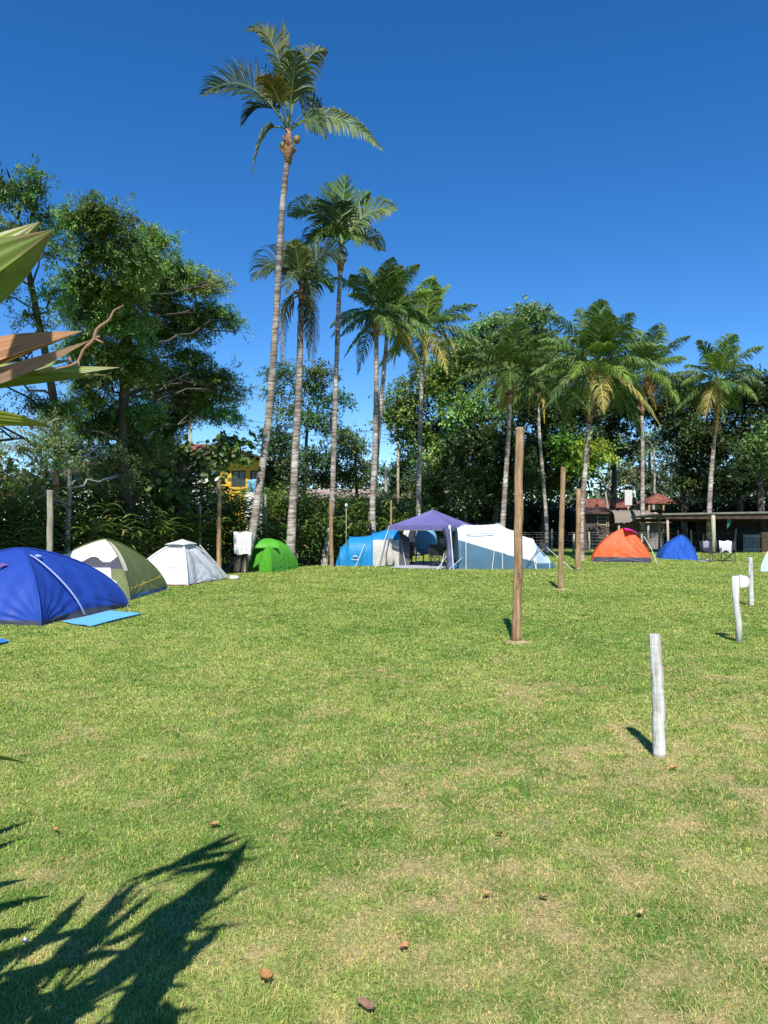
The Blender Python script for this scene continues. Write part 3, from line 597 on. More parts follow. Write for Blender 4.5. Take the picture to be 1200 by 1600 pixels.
# ---------------------------------------------------------------- ginger hedge
def lance(mb, p0, p1, p2, wd, col, n=7, fold=.25, side=None):
    t = np.linspace(0, 1, n); path = bez(p0, p1, p2, t); tan = np.gradient(path, axis=0); tan /= np.linalg.norm(tan, axis=1)[:, None] + 1e-9
    sd = np.cross(tan, [0, 0, 1.]) if side is None else np.array(side, float) - tan * (tan @ np.array(side, float))[:, None]
    sd /= np.linalg.norm(sd, axis=1)[:, None] + 1e-6; up = np.cross(sd, tan)
    pr = (np.sin(math.pi * (.06 + .92 * t) ** .8) * wd * .5)[:, None]; pr = np.clip(pr, .002, None)
    V = np.stack([path - sd * pr + up * pr * fold * 2, path, path + sd * pr + up * pr * fold * 2], 1)
    mb.grid(V, np.broadcast_to(np.array(col), V.shape).copy())
def build_hedge():
    g = np.random.default_rng(5); mb = MB(); st = MB()
    for k in range(1000):
        u = g.random(); D = 15.0 + u * 24; x = float(np.interp(D, [15, 18.6, 21.8, 24.8, 26.6, 27.9, 29.6, 36, 39], [-8.7, -7.7, -6.4, -5.25, -4.3, -2.5, -1.7, 1.25, 2.2])); off = g.random() ** 1.3 * 2.6
        n = np.array([-.80, .60]) * off; bx, by = x + n[0] - .15, D + n[1]
        H = (1.8 + .9 * min(1, off * .9) + g.normal() * .25) * (1.0 if D > 20 else .95); az = g.random() * 6.28
        if off < .35: az = -.5 + g.normal() * .7 - .4; H *= .8
        h = np.array([math.cos(az), math.sin(az), 0]); ln = .25 + .35 * g.random()
        p0 = np.array([bx, by, 0]); p1 = p0 + np.array([0, 0, H * .7]); p2 = p0 + h * ln * H + np.array([0, 0, H])
        pts = bez(p0, p1, p2, np.linspace(0, 1, 5)); st.tube(pts, [.014, .013, .011, .009, .005], 4, col=(.045, .075, .025), caps=False)
        nl = 16; base = np.array([.10, .165, .045]) * (1 + .15 * g.normal())
        if g.random() < .25: base = base * np.array([1.9, 1.6, 1.0])
        for q in range(nl):
            t = .10 + .90 * (q + g.random() * .5) / nl; c = bez(p0, p1, p2, [t])[0]; s = 1 if q % 2 else -1
            pd = np.array([-h[1], h[0], 0]) * s + g.normal(0, .45, 3) * np.array([1, 1, 0]); pd /= np.linalg.norm(pd)
            L = .58 + .40 * g.random(); a = c + (pd * .6 + np.array([0, 0, .45])) * L * .55; b = a + (pd * .8 + np.array([0, 0, -.35 - .4 * g.random()])) * L * .5
            cc = base * (1 + .22 * g.normal())
            if g.random() < .04: cc = np.array([.30, .2, .09])
            lance(mb, c, a, b, .078 + .035 * g.random(), np.clip(cc, .01, .5), 5)
    t = thing('ginger_hedge', 'long hedge of lance leaved ginger plants running behind the left row of tents', 'hedge', (-3, 26, 0))
    obj('foliage', mb, M['ginger'], t); obj('stem', st, M['ginger'], t)
build_hedge()
# white ginger flowers poking out of the hedge: few pale heads
for k, (px, py, D) in enumerate([(541, 790, 27.6), (541, 805, 27.7)][:1]):
    b = G(541, 884); h = P(px, py, b.y)
    t = thing('garden_stake', 'thin stake with a white cap in the hedge, right of the thin brown pole', 'stake', (h.x, b.y, 0))
    m = MB(); m.tube([(h.x, b.y, -.05), (h.x, b.y, h.z)], [.012, .012], 6, col=(1.2, 1.2, 1.2)); obj('rod', m, M['old_post'], t, True)
    m = MB(); m.tube([(h.x, b.y, h.z - .05), (h.x, b.y, h.z + .02), (h.x, b.y, h.z + .08)], [.05, .06, .03], 8); obj('cap', m, M['white'], t, True)

# ---------------------------------------------------------------- poles and posts
def pole(label, base, top_px, r, mat, name='wooden_pole', sand=0, group=None, seed=0, wob=.006, foot=None, dark=None):
    b = Vector((base[0], base[1], 0)); tp = P(top_px[0], top_px[1], b.y); g = np.random.default_rng(seed + 500)
    nr = 64; fs = np.linspace(0, 1, nr); wx, wy = (spline([(g.normal() * wob, g.normal() * wob, 0) for _ in range(9)], nr)[:, k] for k in (0, 1)); wx[0] = wy[0] = 0
    pts = [b.lerp(tp, f) + Vector((wx[k], wy[k], 0)) for k, f in enumerate(fs)]; pts[0] = b - Vector((0, 0, .1))
    n = 18; rr = np.linspace(r * 1.04, r * .94, nr) * (1 + (.030 if mat == 'post' else .012) * (spline([(g.normal(), 0, 0) for _ in range(12)], nr)[:, 0]))
    col = np.ones((nr, n, 3)) * (1 + .04 * g.normal(size=(nr, 1, 1))) * (1 + .12 * g.normal(size=(1, n, 1)))
    for _ in range(7):                                        # knots, and a crack running down
        a, c_ = int(g.integers(3, nr - 3)), int(g.integers(0, n)); col[a - 1:a + 2, c_] *= .62; col[a, (c_ + 1) % n] *= .5
    c_ = int(g.integers(n // 2, n)); a = int(g.integers(4, nr // 2)); col[a:a + nr // 3, c_] *= .5
    nf_ = max(2, int(nr * .045))
    if foot is not None: col[:nf_] = np.array(foot) * (1 + .1 * g.normal(size=(nf_, n, 1)))
    else: col[:nf_] *= .75
    col[-2:] *= .8; col = np.clip(col, .05, 2)
    col = np.vstack([col.reshape(-1, 3), np.ones((2, 3)) * .9])
    m = MB(); m.tube(pts, rr, n, col=col, jit=.02, rng=g)
    o = obj(name, m, M[mat], None, True, origin=b); tag(o, label, name.replace('_', ' ').replace('wooden ', ''), group)
    for p_ in o.data.polygons:
        if len(p_.vertices) == 3: p_.use_smooth = False
    if sand:
        m = MB(); q = 22; th = np.linspace(0, 2 * math.pi, q + 1)[:-1]
        rad = sand * (1 + .18 * np.sin(th * 3 + seed) + .1 * g.normal(size=q))
        rings = []
        for f, z in ((1, -.003), (.8, .008), (.5, .018), (.0, .024)): rings.append(np.stack([b.x + np.cos(th) * rad * 1.15 * f, b.y - .03 + np.sin(th) * rad * f, np.full(q, z) + .004 * g.normal(size=q)], -1))
        Vg = np.array(rings); Vg = np.concatenate([Vg, Vg[:, :1]], 1); m.grid(Vg)
        s = obj('sand_mound', m, M['sand'], None, True, origin=b); s['kind'] = 'structure'; s['label'] = 'small mound of sandy soil round the foot of the ' + ('tallest wooden pole' if seed == 1 else 'second wooden pole')
    return o
gA = 'wooden poles standing on the lawn'
pole('thick round wooden pole nearest the camera, tallest of the row on the lawn', G(807, 1003), (812, 668), .061, 'post', sand=.15, group=gA, seed=1)
pole('second wooden pole of the row, alone on the lawn right of the white tent', G(875, 921), (880, 730), .062, 'post', sand=.20, group=gA, seed=2)
pole('third wooden pole, slim, touching the foot of the big bushy palm', G(903, 890), (904, 764), .085, 'post', group=gA, seed=3, foot=(1.3, 1.5, 1.8))
pole('thin brown pole in front of the slender tall palm, left of the blue tunnel tent', G(518, 886), (517, 780), .075, 'post', group=gA, seed=4, foot=(1.2, 1.4, 1.7))
pole('reddish brown pole beside the light grey tent, left of the hanging white cloth', G(342, 900), (342, 750), .07, 'post', group=gA, seed=5)
pole('weathered grey pole rising behind the big royal blue tent', (P(78, 800, 15.3).x, 15.3), (78, 766), .062, 'old_post', seed=6)
pole('weathered thin pole in the hedge behind the light grey tent', (P(312, 800, 23.5).x, 23.5), (312, 788), .05, 'old_post', seed=7)
pole('slanting pale pole in the hedge right of the paired palms, below the bushy tree', (P(603, 800, 40).x, 40), (603, 729), .09, 'old_post', seed=8)
pole('thin pole behind the left edge of the violet canopy', (P(611, 800, 33).x, 33), (611, 782), .05, 'post', seed=9)
pole('thin grey green pole between the two left palms in the hedge', (P(415, 800, 27).x, 27), (415, 772), .045, 'old_post', seed=10)
gW = 'white painted posts on the right'
pole('thick white painted wooden post nearest the camera, leaning slightly left', G(1031, 1182), (1024, 991), .041, 'white_post', name='white_post', group=gW, seed=11, wob=.003, foot=(.62, .5, .4))
p2 = G(1155, 1003); tb = thing('white_post', 'leaning white post carrying a white lamp box near its top', 'white post', p2, gW)
m = MB(); g = np.random.default_rng(4); tp = P(1149, 900, p2.y - .02)
m.tube([p2 - Vector((0, 0, .1)), p2.lerp(tp, .3) + Vector((.006, 0, 0)), p2.lerp(tp, .6) - Vector((.012, 0, 0)), tp], [.043, .042, .044, .045], 12, jit=.03, rng=g, col=(1, 1, 1)); obj('post', m, M['white_post'], tb, True)
m = MB(); a = P(1152, 899, p2.y); c = P(1167, 917, p2.y)
th = np.linspace(math.pi / 2, -math.pi / 2, 9); prof = [(a.x, a.z)] + [(c.x - .05 + .05 * math.cos(x), (a.z + c.z) / 2 + (a.z - c.z) / 2 * math.sin(x)) for x in th] + [(a.x, c.z)]
nf = len(prof); V = [(x, y_, z) for y_ in (p2.y - .07, p2.y + .07) for x, z in prof]
m.add(V, [(i, (i + 1) % nf, nf + (i + 1) % nf, nf + i) for i in range(nf)], [(0, i + 1, i) for i in range(1, nf - 1)] + [(nf, nf + i, nf + i + 1) for i in range(1, nf - 1)])
bx = obj('lamp_box', m, M['white'], tb)
m = MB(); m.tube([(c.x + .003, p2.y, c.z + .03), (c.x + .012, p2.y, c.z + .08)], [.012, .012], 8); obj('latch', m, M['rope'], bx)
pole('farthest white post, straight and slim, right of the post with the lamp box', G(1174, 946), (1172, 871), .047, 'white_post', name='white_post', group=gW, seed=13, wob=.002, foot=(.8, .5, .4))

# ---------------------------------------------------------------- tents
def panel(A, B, apex, H, pA=(.9, .9), n=72, sag=.04, seed=0, bulge=None, wr=.012):
    """fabric between two pole arcs that rise from corners A, B to the apex. returns grid (n+1, n+1, 3) rows s, cols t"""
    s = np.linspace(0, 1, n + 1); t = np.linspace(0, 1, n + 1)
    px, pz = pA; k = np.cos(s * math.pi / 2) ** px; z = H * np.sin(s * math.pi / 2) ** pz
    ap = np.array(apex[:2]); a = ap + (np.array(A[:2]) - ap) * k[:, None]; b = ap + (np.array(B[:2]) - ap) * k[:, None]
    row = a[:, None] * (1 - t)[None, :, None] + b[:, None] * t[None, :, None]
    mid = (np.array(A[:2]) + np.array(B[:2])) / 2 - ap; nrm = mid / (np.linalg.norm(mid) + 1e-6)
    S, T = np.meshgrid(s, t, indexing='ij')
    w_ = (vnoise(T * 5 + seed, S * 3, 1.0, seed + 3) - .5) * 2
    a1 = np.arctan2(S, T + .02); a2 = np.arctan2(S, 1.02 - T); r1 = np.hypot(S, T); r2 = np.hypot(S, 1 - T)
    fan = 1.1 * np.sin(a1 * 26 + seed) * np.exp(-r1 * 2.4) + 1.1 * np.sin(a2 * 23 + 1.3 * seed) * np.exp(-r2 * 2.4) + np.sin(T * (1 - .5 * S) * 34 + seed) * .3 + np.sin(T * 21 + S * 17 + seed) * .35 + np.sin((T - .5) * 50 * (1 - S) + 2) * .3
    env = np.sin(T * math.pi) ** .5
    d = -sag * env * np.sin(S * math.pi) ** .6 * 1.0 + wr * (fan * (1 - S) + w_ * 1.6) * env
    row = row + nrm[None, None, :] * d[..., None]
    Z = np.broadcast_to(z[:, None], S.shape) - .02 * env * (S < .03) + .004
    return np.concatenate([row, Z[..., None]], -1), S, T
def cellmid(a): return (a[:-1, :-1] + a[1:, 1:]) / 2
def arc_pts(A, apex, H, pA=(.9, .9), n=16, s1=1.0, out=.012):
    s = np.linspace(0, s1, n); k = np.cos(s * math.pi / 2) ** pA[0]; z = H * np.sin(s * math.pi / 2) ** pA[1]
    ap = np.array(apex[:2]); d = (np.array(A[:2]) - ap); d1 = d / np.linalg.norm(d)
    xy = ap + d * k[:, None] + d1 * out; return np.column_stack([xy, z + out])
def pegs(t, pts, mat='rope', L=.12):
    for p_ in pts:
        m = MB(); m.tube([(p_[0], p_[1], -.06), (p_[0], p_[1], L * .5)], [.008, .006], 5); obj('peg', m, M[mat], t)

def dome(label, corners, apex, H, facefn, mats, pA=(.9, .9), skirt=None, poles='rope', group=None, cat='tent', seed=0, wr=.012, sag=.04, pole_r=.012, flysep=True):
    t = thing('dome_tent', label, cat, (apex[0], apex[1], 0), group)
    n = len(corners)
    for i in range(n):
        A, B = corners[i], corners[(i + 1) % n]
        V, S, T = panel(A, B, apex, H, pA, seed=seed + i * 7, wr=wr, sag=sag)
        mi = facefn(i, cellmid(S), cellmid(T)); m = MB(); m.grid(V, mi=np.asarray(mi, np.int32) + np.zeros(cellmid(S).shape, np.int32))
        obj('fly_panel', m, [FB[q] for q in mats], t, True)
        m = MB(); m.tube(arc_pts(A, apex, H, pA), pole_r, 6, caps=False); obj('pole_sleeve', m, M[poles] if poles in M else FB[poles], t, True)
    return t
# 1 the big royal blue dome
f = G(64, 978); r = G(190, 950); ex = Vector((r.x - f.x, r.y - f.y)); ex = ex.normalized() * 2.7; pr_ = Vector((-ex.y, ex.x)) * .98
C1 = [(f.x, f.y), (f.x + ex.x, f.y + ex.y), (f.x + ex.x + pr_.x, f.y + ex.y + pr_.y), (f.x + pr_.x, f.y + pr_.y)]
ap1 = (sum(c[0] for c in C1) / 4, sum(c[1] for c in C1) / 4); H1 = P(80, 857, ap1[1]).z
t1 = dome('large royal blue dome tent at the left edge, nearest tent to the camera', C1, ap1, H1, lambda i, S, T: np.where(S < .05 + .03 * np.sin(T * 3.1) * (i == 0), 1, 0), ['blue', 'slate'], pA=(1.3, 1.15), poles='blue', seed=1, wr=.026, sag=.08)  # slate strip along the hem is painted shade for the gap under the fly
def on_panel(A, B, apex, H, pA, s, t_, out=.02):
    k = math.cos(s * math.pi / 2) ** pA[0]; z = H * math.sin(s * math.pi / 2) ** pA[1]; ap = np.array(apex)
    a = ap + (np.array(A) - ap) * k; b = ap + (np.array(B) - ap) * k; q = a * (1 - t_) + b * t_
    d = (np.array(A) + np.array(B)) / 2 - ap; d /= np.linalg.norm(d); q = q + d * out; return np.array([q[0], q[1], z + out * .4])
def strip(pts, wd, side):
    V = np.array([[p - np.array(side) * wd / 2, p + np.array(side) * wd / 2] for p in pts]); m = MB(); m.grid(V); return m
ss = np.linspace(.75, .02, 14); tt = .12 + .33 * (1 - (ss / .75)) ** .6
exn = np.array([ex.x, ex.y, 0]) / 2.7
obj('door_zip', strip([on_panel(C1[0], C1[1], ap1, H1, (1.3, 1.15), a, b, .015) for a, b in zip(ss, tt)], .055, exn), FB['zip'], t1)
lg = MB(); lp = [on_panel(C1[3], C1[0], ap1, H1, (1.3, 1.15), a, b, .02) for a, b in ((.55, .60), (.62, .60), (.60, .70))]; lg.add(lp, T=[(0, 2, 1)]); obj('triangle_logo', lg, basic('faded_red_print', (.13, .07, .20)), t1)
lg = MB(); q = [on_panel(C1[0], C1[1], ap1, H1, (1.3, 1.15), .72 + .02 * math.sin(x), .30 + .10 * math.cos(x), .03) for x in np.linspace(0, 6.28, 9)[:-1]]; lg.add(q, T=[(0, i + 1, i) for i in range(1, 7)]); obj('oval_logo', lg, FB['zip'], t1)
pegs(t1, [C1[0], C1[1]])
# the mats
def flatmat(name, label, px4, mat, z=.035, cat='mat', th=.012, group=None):
    g4 = [G(*a) for a in px4]; c = sum((Vector(a) for a in g4), Vector()) / 4; n = 12
    u = np.linspace(0, 1, n); U, W = np.meshgrid(u, u, indexing='ij')
    a, b, c_, d = (np.array(tuple(q)) for q in g4)
    V = (a * (1 - U[..., None]) + b * U[..., None]) * (1 - W[..., None]) + (d * (1 - U[..., None]) + c_ * U[..., None]) * W[..., None]
    V[..., 2] = z + .006 * np.sin(U * 9 + 1) * np.cos(W * 7); m = MB(); m.grid(V); V2 = V.copy(); V2[..., 2] -= th; m.grid(V2[::-1])
    for e in ((V[0], V2[0]), (V2[-1], V[-1]), (V2[:, 0], V[:, 0]), (V[:, -1], V2[:, -1])): m.grid(np.stack(e, 0))
    o = obj(name, m, mat, None, False, origin=Vector((c.x, c.y, 0))); tag(o, label, cat, group); return o
flatmat('foam_mat', 'light blue foam mat on the grass before the royal blue tent door', [(98, 974), (142, 981), (220, 961), (172, 957)], FB['mat'])
flatmat('foam_mat', 'corner of a deeper blue mat cut by the left edge below the royal blue tent', [(-60, 1004), (-20, 1014), (14, 1005), (-10, 998)], basic('mid_blue_mat', (.03, .17, .45)))
# 2 olive and cream dome
f = G(203, 938); r = G(262, 921); ex = Vector((r.x - f.x, r.y - f.y)).normalized() * 2.5; pr_ = Vector((-ex.y, ex.x)) * .92
C2 = [(f.x, f.y), (f.x + ex.x, f.y + ex.y), (f.x + ex.x + pr_.x, f.y + ex.y + pr_.y), (f.x + pr_.x, f.y + pr_.y)]; ap2 = (sum(c[0] for c in C2) / 4 + .12, sum(c[1] for c in C2) / 4); H2 = P(165, 843, ap2[1]).z
def f2(i, S, T):
    if i == 3:   # left/front face with the door (t runs from back-left corner to the front corner)
        m_ = np.where(S > .52 + .04 * np.sin(T * 14), 1, np.where(S > .40, 2, 0)); m_ = np.where((S < .40) & (T > .12) & (T < .62) & (S > .05), 3, m_)
        m_ = np.where((S < .42) & (S > .20) & (T > .62) & (T < .84), 4, m_); return np.where(S < .04, 5, m_)
    if i == 0:
        m_ = np.where((S > .38) & (T < .42 * (1 - (1 - S) * 1.15) + .05), 1, 0); m_ = np.where(np.abs(S - (.16 + .08 * T)) < .007, 6, m_); return np.where(S < .085, 5, m_)
    return np.where(S < .08, 5, 0) + np.zeros_like(S)
t2 = dome('olive green and cream dome tent with blue hem, second from the left', C2, ap2, H2, f2, ['olive', 'cream', 'slate', 'mesh', 'white', 'tarp', 'yellow'], pA=(1.45, 1.3), poles='olive', seed=11)
dp = [on_panel(C2[3], C2[0], ap2, H2, (1.45, 1.3), a, b, .03) for a, b in ((.43, .08), (.45, .25), (.44, .45), (.42, .62), (.36, .74), (.24, .90))]
m = MB(); m.tube(dp, .012, 5); obj('door_piping', m, FB['cream'], t2)
pegs(t2, [C2[0], C2[1]])
q = on_panel(C2[3], C2[0], ap2, H2, (1.45, 1.3), .12, .58, .10)
m = MB(); m.tube([(q[0], q[1], .02), (q[0], q[1], .16), (q[0], q[1], .30)], [.06, .11, .08], 9, jit=.08); tag(obj('turquoise_bag', m, basic('turquoise_plastic', (.02, .45, .42)), None, True, origin=Vector((q[0], q[1], 0))), 'small turquoise bag at the door of the olive and cream tent', 'bag')
# 3 light grey instant tent with a cap
f = G(293, 915.5); r = G(352, 905); ex = Vector((r.x - f.x, r.y - f.y)).normalized() * 2.3; pr_ = Vector((-ex.y, ex.x)) * .75
C3 = [(f.x, f.y), (f.x + ex.x, f.y + ex.y), (f.x + ex.x + pr_.x, f.y + ex.y + pr_.y), (f.x + pr_.x, f.y + pr_.y)]; ap3 = (sum(c[0] for c in C3) / 4 + .12, sum(c[1] for c in C3) / 4); H3 = P(288, 843, ap3[1]).z
def f3(i, S, T):
    m_ = np.where(S < .05, 1, 0)
    if i == 3: m_ = np.where(np.abs(S - .36) < .014, 2, m_)
    if i == 0:
        tri = (S > .05) & (S < .62) & (T > .14 + .1 * S) & (T < .86 - .55 * S); m_ = np.where(tri, 2, m_); m_ = np.where(tri & (S < .42) & (T < .80 - .62 * S) & (T > .22 + .3 * S), 0, m_)
    return m_
t3 = dome('light grey instant dome tent with a peaked cap and brown hem', C3, ap3, H3 * .95, f3, ['grey', 'brown', 'sheet'], pA=(1.45, 1.5), poles='grey', seed=21, sag=.03, pole_r=.03)
m = MB(); sc_ = .34; cc = [(ap3[0] + (c[0] - ap3[0]) * sc_, ap3[1] + (c[1] - ap3[1]) * sc_) for c in C3]
for i in range(4):
    A, B = cc[i], cc[(i + 1) % 4]; rows = []
    for s_ in np.linspace(0, 1, 8): rows.append([(A[0] * (1 - u) * (1 - s_) + B[0] * u * (1 - s_) + ap3[0] * s_, A[1] * (1 - u) * (1 - s_) + B[1] * u * (1 - s_) + ap3[1] * s_, H3 * (.885 + .115 * s_ ** .8) + .015 * math.sin(u * math.pi)) for u in np.linspace(0, 1, 8)])
    m.grid(np.array(rows))
obj('cap_flap', m, FB['grey'], t3)
m = MB(); e = MB()
for c in (C3[1],): m.tube([(ap3[0] + (c[0] - ap3[0]) * .35 + .08, ap3[1] + (c[1] - ap3[1]) * .35 - .1, H3 * .86), (c[0] + .14, c[1] - .06, .03)], [.02, .015], 6)
obj('frame_leg', m, M['white'], t3); pegs(t3, [C3[0], C3[1]])
q = G(366, 905); m = MB(); m.tube([(q.x - .12, q.y, .03), (q.x + .12, q.y + .02, .05)], [.07, .05], 7, jit=.1); tag(obj('white_shoe', m, M['white'], None, True, origin=q), 'white shoe on the grass between the light grey and green tents', 'shoe')
# 4 lime green tent
f = G(424, 894.5); l = G(383, 893); r = G(465, 888)
C4 = [(f.x, f.y), (r.x, r.y), (r.x - .75, r.y + 1.5), (l.x - .05, l.y + .5)]; ap4 = (P(416, 850, 25.6).x, 25.6); H4 = P(415, 843, 25.2).z
t4 = dome('lime green dome tent at the foot of the tallest palm', C4, ap4, H4, lambda i, S, T: 0, ['green', 'tarp'], pA=(.95, 1.05), poles='green', seed=31, wr=.01, sag=.02)
m = MB(); rows = []
for s_ in np.linspace(0, 1, 8):
    a = np.array([P(388, 858, 25).x, 24.75]); b = np.array([P(437, 858, 25).x, 24.9]); k_ = math.cos(s_ * 1.2); rows.append([(ap4[0] + (x - ap4[0]) * k_, ap4[1] + (y - ap4[1]) * k_, H4 * .74 + (H4 * .30) * math.sin(s_ * 1.35)) for x, y in [tuple(a * (1 - u) + b * u + np.array([0, -.12 * math.sin(u * 3.14)])) for u in np.linspace(0, 1, 9)]])
m.grid(np.array(rows)); obj('peak_flap', m, FB['green'], t4, True)

# tunnel tents
def tunnel(name, label, secs, front_y, matfn, mats, n_v=64, n_u=20, cat='tent', seed=0, wr=.01, hoops='rope', cuts=None, guy=()):
    """secs: (x, y_front, y_back, height, power)"""
    cx = sum(s[0] for s in secs) / len(secs); t = thing(name, label, cat, (cx, secs[0][1] + 1, 0))
    S = np.array(secs, float); th = np.linspace(0, math.pi, n_v + 1)
    def ring(row):
        x, y0, y1, h, pw = row; c = np.cos(th); s_ = np.sin(th); yc = (y0 + y1) / 2; hw = (y1 - y0) / 2
        return np.stack([np.full(n_v + 1, x), yc - hw * np.sign(c) * np.abs(c) ** pw, h * np.abs(s_) ** pw + .004], -1)
    for k in range(len(S) - 1):
        us = np.linspace(0, 1, n_u + 1); V = np.array([ring(S[k] * (1 - u) + S[k + 1] * u) for u in us])
        U, W = np.meshgrid(us, np.linspace(0, 1, n_v + 1), indexing='ij')
        sagf = -.035 * np.sin(U * math.pi) + wr * (vnoise(U * 5 + k * 3, W * 7, 1.0, seed + k) - .5) * 2
        cen = np.stack([V[..., 0], np.full(U.shape, (S[k][1] + S[k][2]) / 2), np.zeros(U.shape)], -1); dd = V - cen; dd /= np.linalg.norm(dd, axis=-1)[..., None] + 1e-6; dd[..., 2] *= 1
        V = V + dd * sagf[..., None]; V[..., 2] = np.maximum(V[..., 2], .004)
        Xm = cellmid(V[..., 0]); Zm = cellmid(V[..., 2]); Wm = cellmid(W); m = MB(); m.grid(V, mi=np.asarray(matfn(k, Xm, Zm, Wm, cellmid(U)), np.int32) + np.zeros(Xm.shape, np.int32))
        obj('fly_section', m, [FB[q] for q in mats], t, True)
        if k: m = MB(); m.tube(ring(S[k] * np.array([1, 1, 1, 1.008, 1])), .016, 6, caps=False); obj('hoop_sleeve', m, FB[hoops] if hoops in FB else M[hoops], t, True)
    for k in (0, len(S) - 1):                                  # end walls
        rg = ring(S[k]); c = np.array([S[k][0], (S[k][1] + S[k][2]) / 2, S[k][3] * .35]); out = -.06 if k == 0 else .06
        rows = np.array([rg * (1 - u) + c * u + np.array([out * math.sin(u * 1.57), 0, 0]) for u in np.linspace(0, 1, 6)]); m = MB(); m.grid(rows)
        obj('end_wall', m, FB[mats[cuts[0 if k == 0 else 1]]] if cuts else FB[mats[0]], t, True)
    for a, b in guy:
        m = MB(); m.tube([a, b], .010, 5); obj('guy_rope', m, M['rope'], t)
    return t
D5 = DG(884.5); X = lambda px, D=D5: (px - 600) / FPX * D
Z5 = lambda py, D=D5 + .9: P(600, py, D).z
tunnel('tunnel_tent', 'bright blue and beige tunnel tent left of the violet canopy',
       [(X(523), D5 + .15, D5 + .9, .12, .8), (X(531), D5 + .05, D5 + 1.3, Z5(855), .75), (X(545), D5, D5 + 1.7, Z5(839), .72), (X(581), D5, D5 + 1.9, Z5(836), .66), (X(582), D5, D5 + 2.0, Z5(833), .62), (X(606), D5, D5 + 2.0, Z5(826), .6), (X(624), D5 - .05, D5 + 2.0, Z5(826), .6), (X(640), D5, D5 + 1.9, Z5(840), .6)],
       D5, lambda k, Xm, Zm, Wm, Um: (np.where(Zm > .98, 0, 1) if k in (4, 5) else (2 if k >= 6 else np.where(Zm < .02, 3, 0))) + np.zeros(Xm.shape, int), ['cyan', 'beige', 'dgrey', 'ltblue'], cuts=(0, 2), seed=3, hoops='cyan',
       guy=[((X(570), D5 + .1, .82), (X(556), D5 - .5, 0.0)), ((X(626), D5 + .1, 1.0), (X(634), D5 - .3, 0.0))])
tt5 = [o for o in COL.objects if o.name.startswith('tunnel_tent')][0]
lg = MB(); q0 = P(555, 873, D5 + .02); z0 = q0.z
for k_ in range(7): a = q0.x - .14 + k_ * .04; lg.box(a, a + .024, D5 - .03, D5 - .022, z0 - .045, z0 - .012 + .012 * (k_ % 2))
lg.tube([(q0.x + .07 * math.cos(a), D5 - .03, z0 + .05 + .06 * math.sin(a)) for a in np.linspace(.2, 2.9, 8)], .022, 6); obj('white_logo', lg, M['white'], tt5)
m = MB(); rows = []                                            # a pale door flap rolled at the beige end
for s_ in np.linspace(0, 1, 14):
    w_ = .10 + .05 * math.sin(s_ * 6) + .1 * (1 - s_) * s_; rows.append([(X(609) + .02 * math.sin(9 * s_) + w_ * math.cos(a), D5 - .12 + w_ * .6 * math.sin(a), .05 + s_ * 1.0) for a in np.linspace(0, 2 * math.pi, 9)])
m.grid(np.array(rows)); obj('rolled_flap', m, FB['beige'], tt5, True)
D6 = DG(889.5); X6 = lambda px: (px - 600) / FPX * D6
Z6 = lambda py: P(600, py, D6 + 1.0).z
def m6(k, Xm, Zm, Wm, Um):
    px = Xm / D6 * FPX + 600; lim = np.interp(px, [717, 800, 845, 872], [1.03, .46, .22, .20]); lo = Zm < lim
    if k >= 4: return np.where(Zm < .20, 1, 2)
    return np.where(lo & (Wm < .55), 1, np.where(lo, 1, 0))
tunnel('tunnel_tent', 'white tunnel tent with steel blue lower panels, right of the violet canopy',
       [(X6(717), D6 + .1, D6 + 2.1, Z6(822) * .96, .62), (X6(728), D6, D6 + 2.2, Z6(820), .58), (X6(785), D6, D6 + 2.3, Z6(818.5), .58), (X6(812), D6 + .02, D6 + 2.2, Z6(830), .62), (X6(838), D6 + .06, D6 + 2.0, Z6(842), .66), (X6(862), D6 + .3, D6 + 1.6, Z6(869), .75), (X6(873), D6 + .55, D6 + 1.3, .16, .8)],
       D6, m6, ['white', 'teal', 'ltblue', 'slate'], n_v=240, n_u=44, cuts=(1, 1), seed=9, hoops='white',
       guy=[((X6(773), D6 - .02, .80), (X6(765), D6 - .55, 0)), ((X6(834), D6 + .05, .35), (X6(834), D6 - .4, 0)), ((X6(858), D6 + .4, .75), (X6(893), D6 - .1, 0)), ((X6(722), D6 + .05, .40), (X6(700), D6 - .3, 0))])
t6 = [o for o in COL.objects if o.name.startswith('tunnel_tent')][-1]
t6 = [o for o in COL.objects if o.name == 'tunnel_tent.001'][0]
m = MB(); m.tube([P(846, 848, D6 + .15), P(836, 866, D6 + .0), P(822, 884, D6 - .03)], .014, 6); obj('strap', m, FB['slate'], t6)
m = MB(); a, b, c = P(842, 846, D6 + .12), P(856, 851, D6 + .2), P(851, 862, D6 + .22); m.add([a, b, c], T=[(0, 2, 1)]); obj('vent', m, FB['slate'], t6)
for py, x0, x1 in ((835, 729, 771), (827.5, 726, 778)):
    m = MB(); d_ = .10 if py > 830 else .42; m.tube([P(x0, py, D6 + d_), P(x1, py - 2, D6 + d_)], .018, 6); obj('window_seam', m, FB['sheet'], t6)
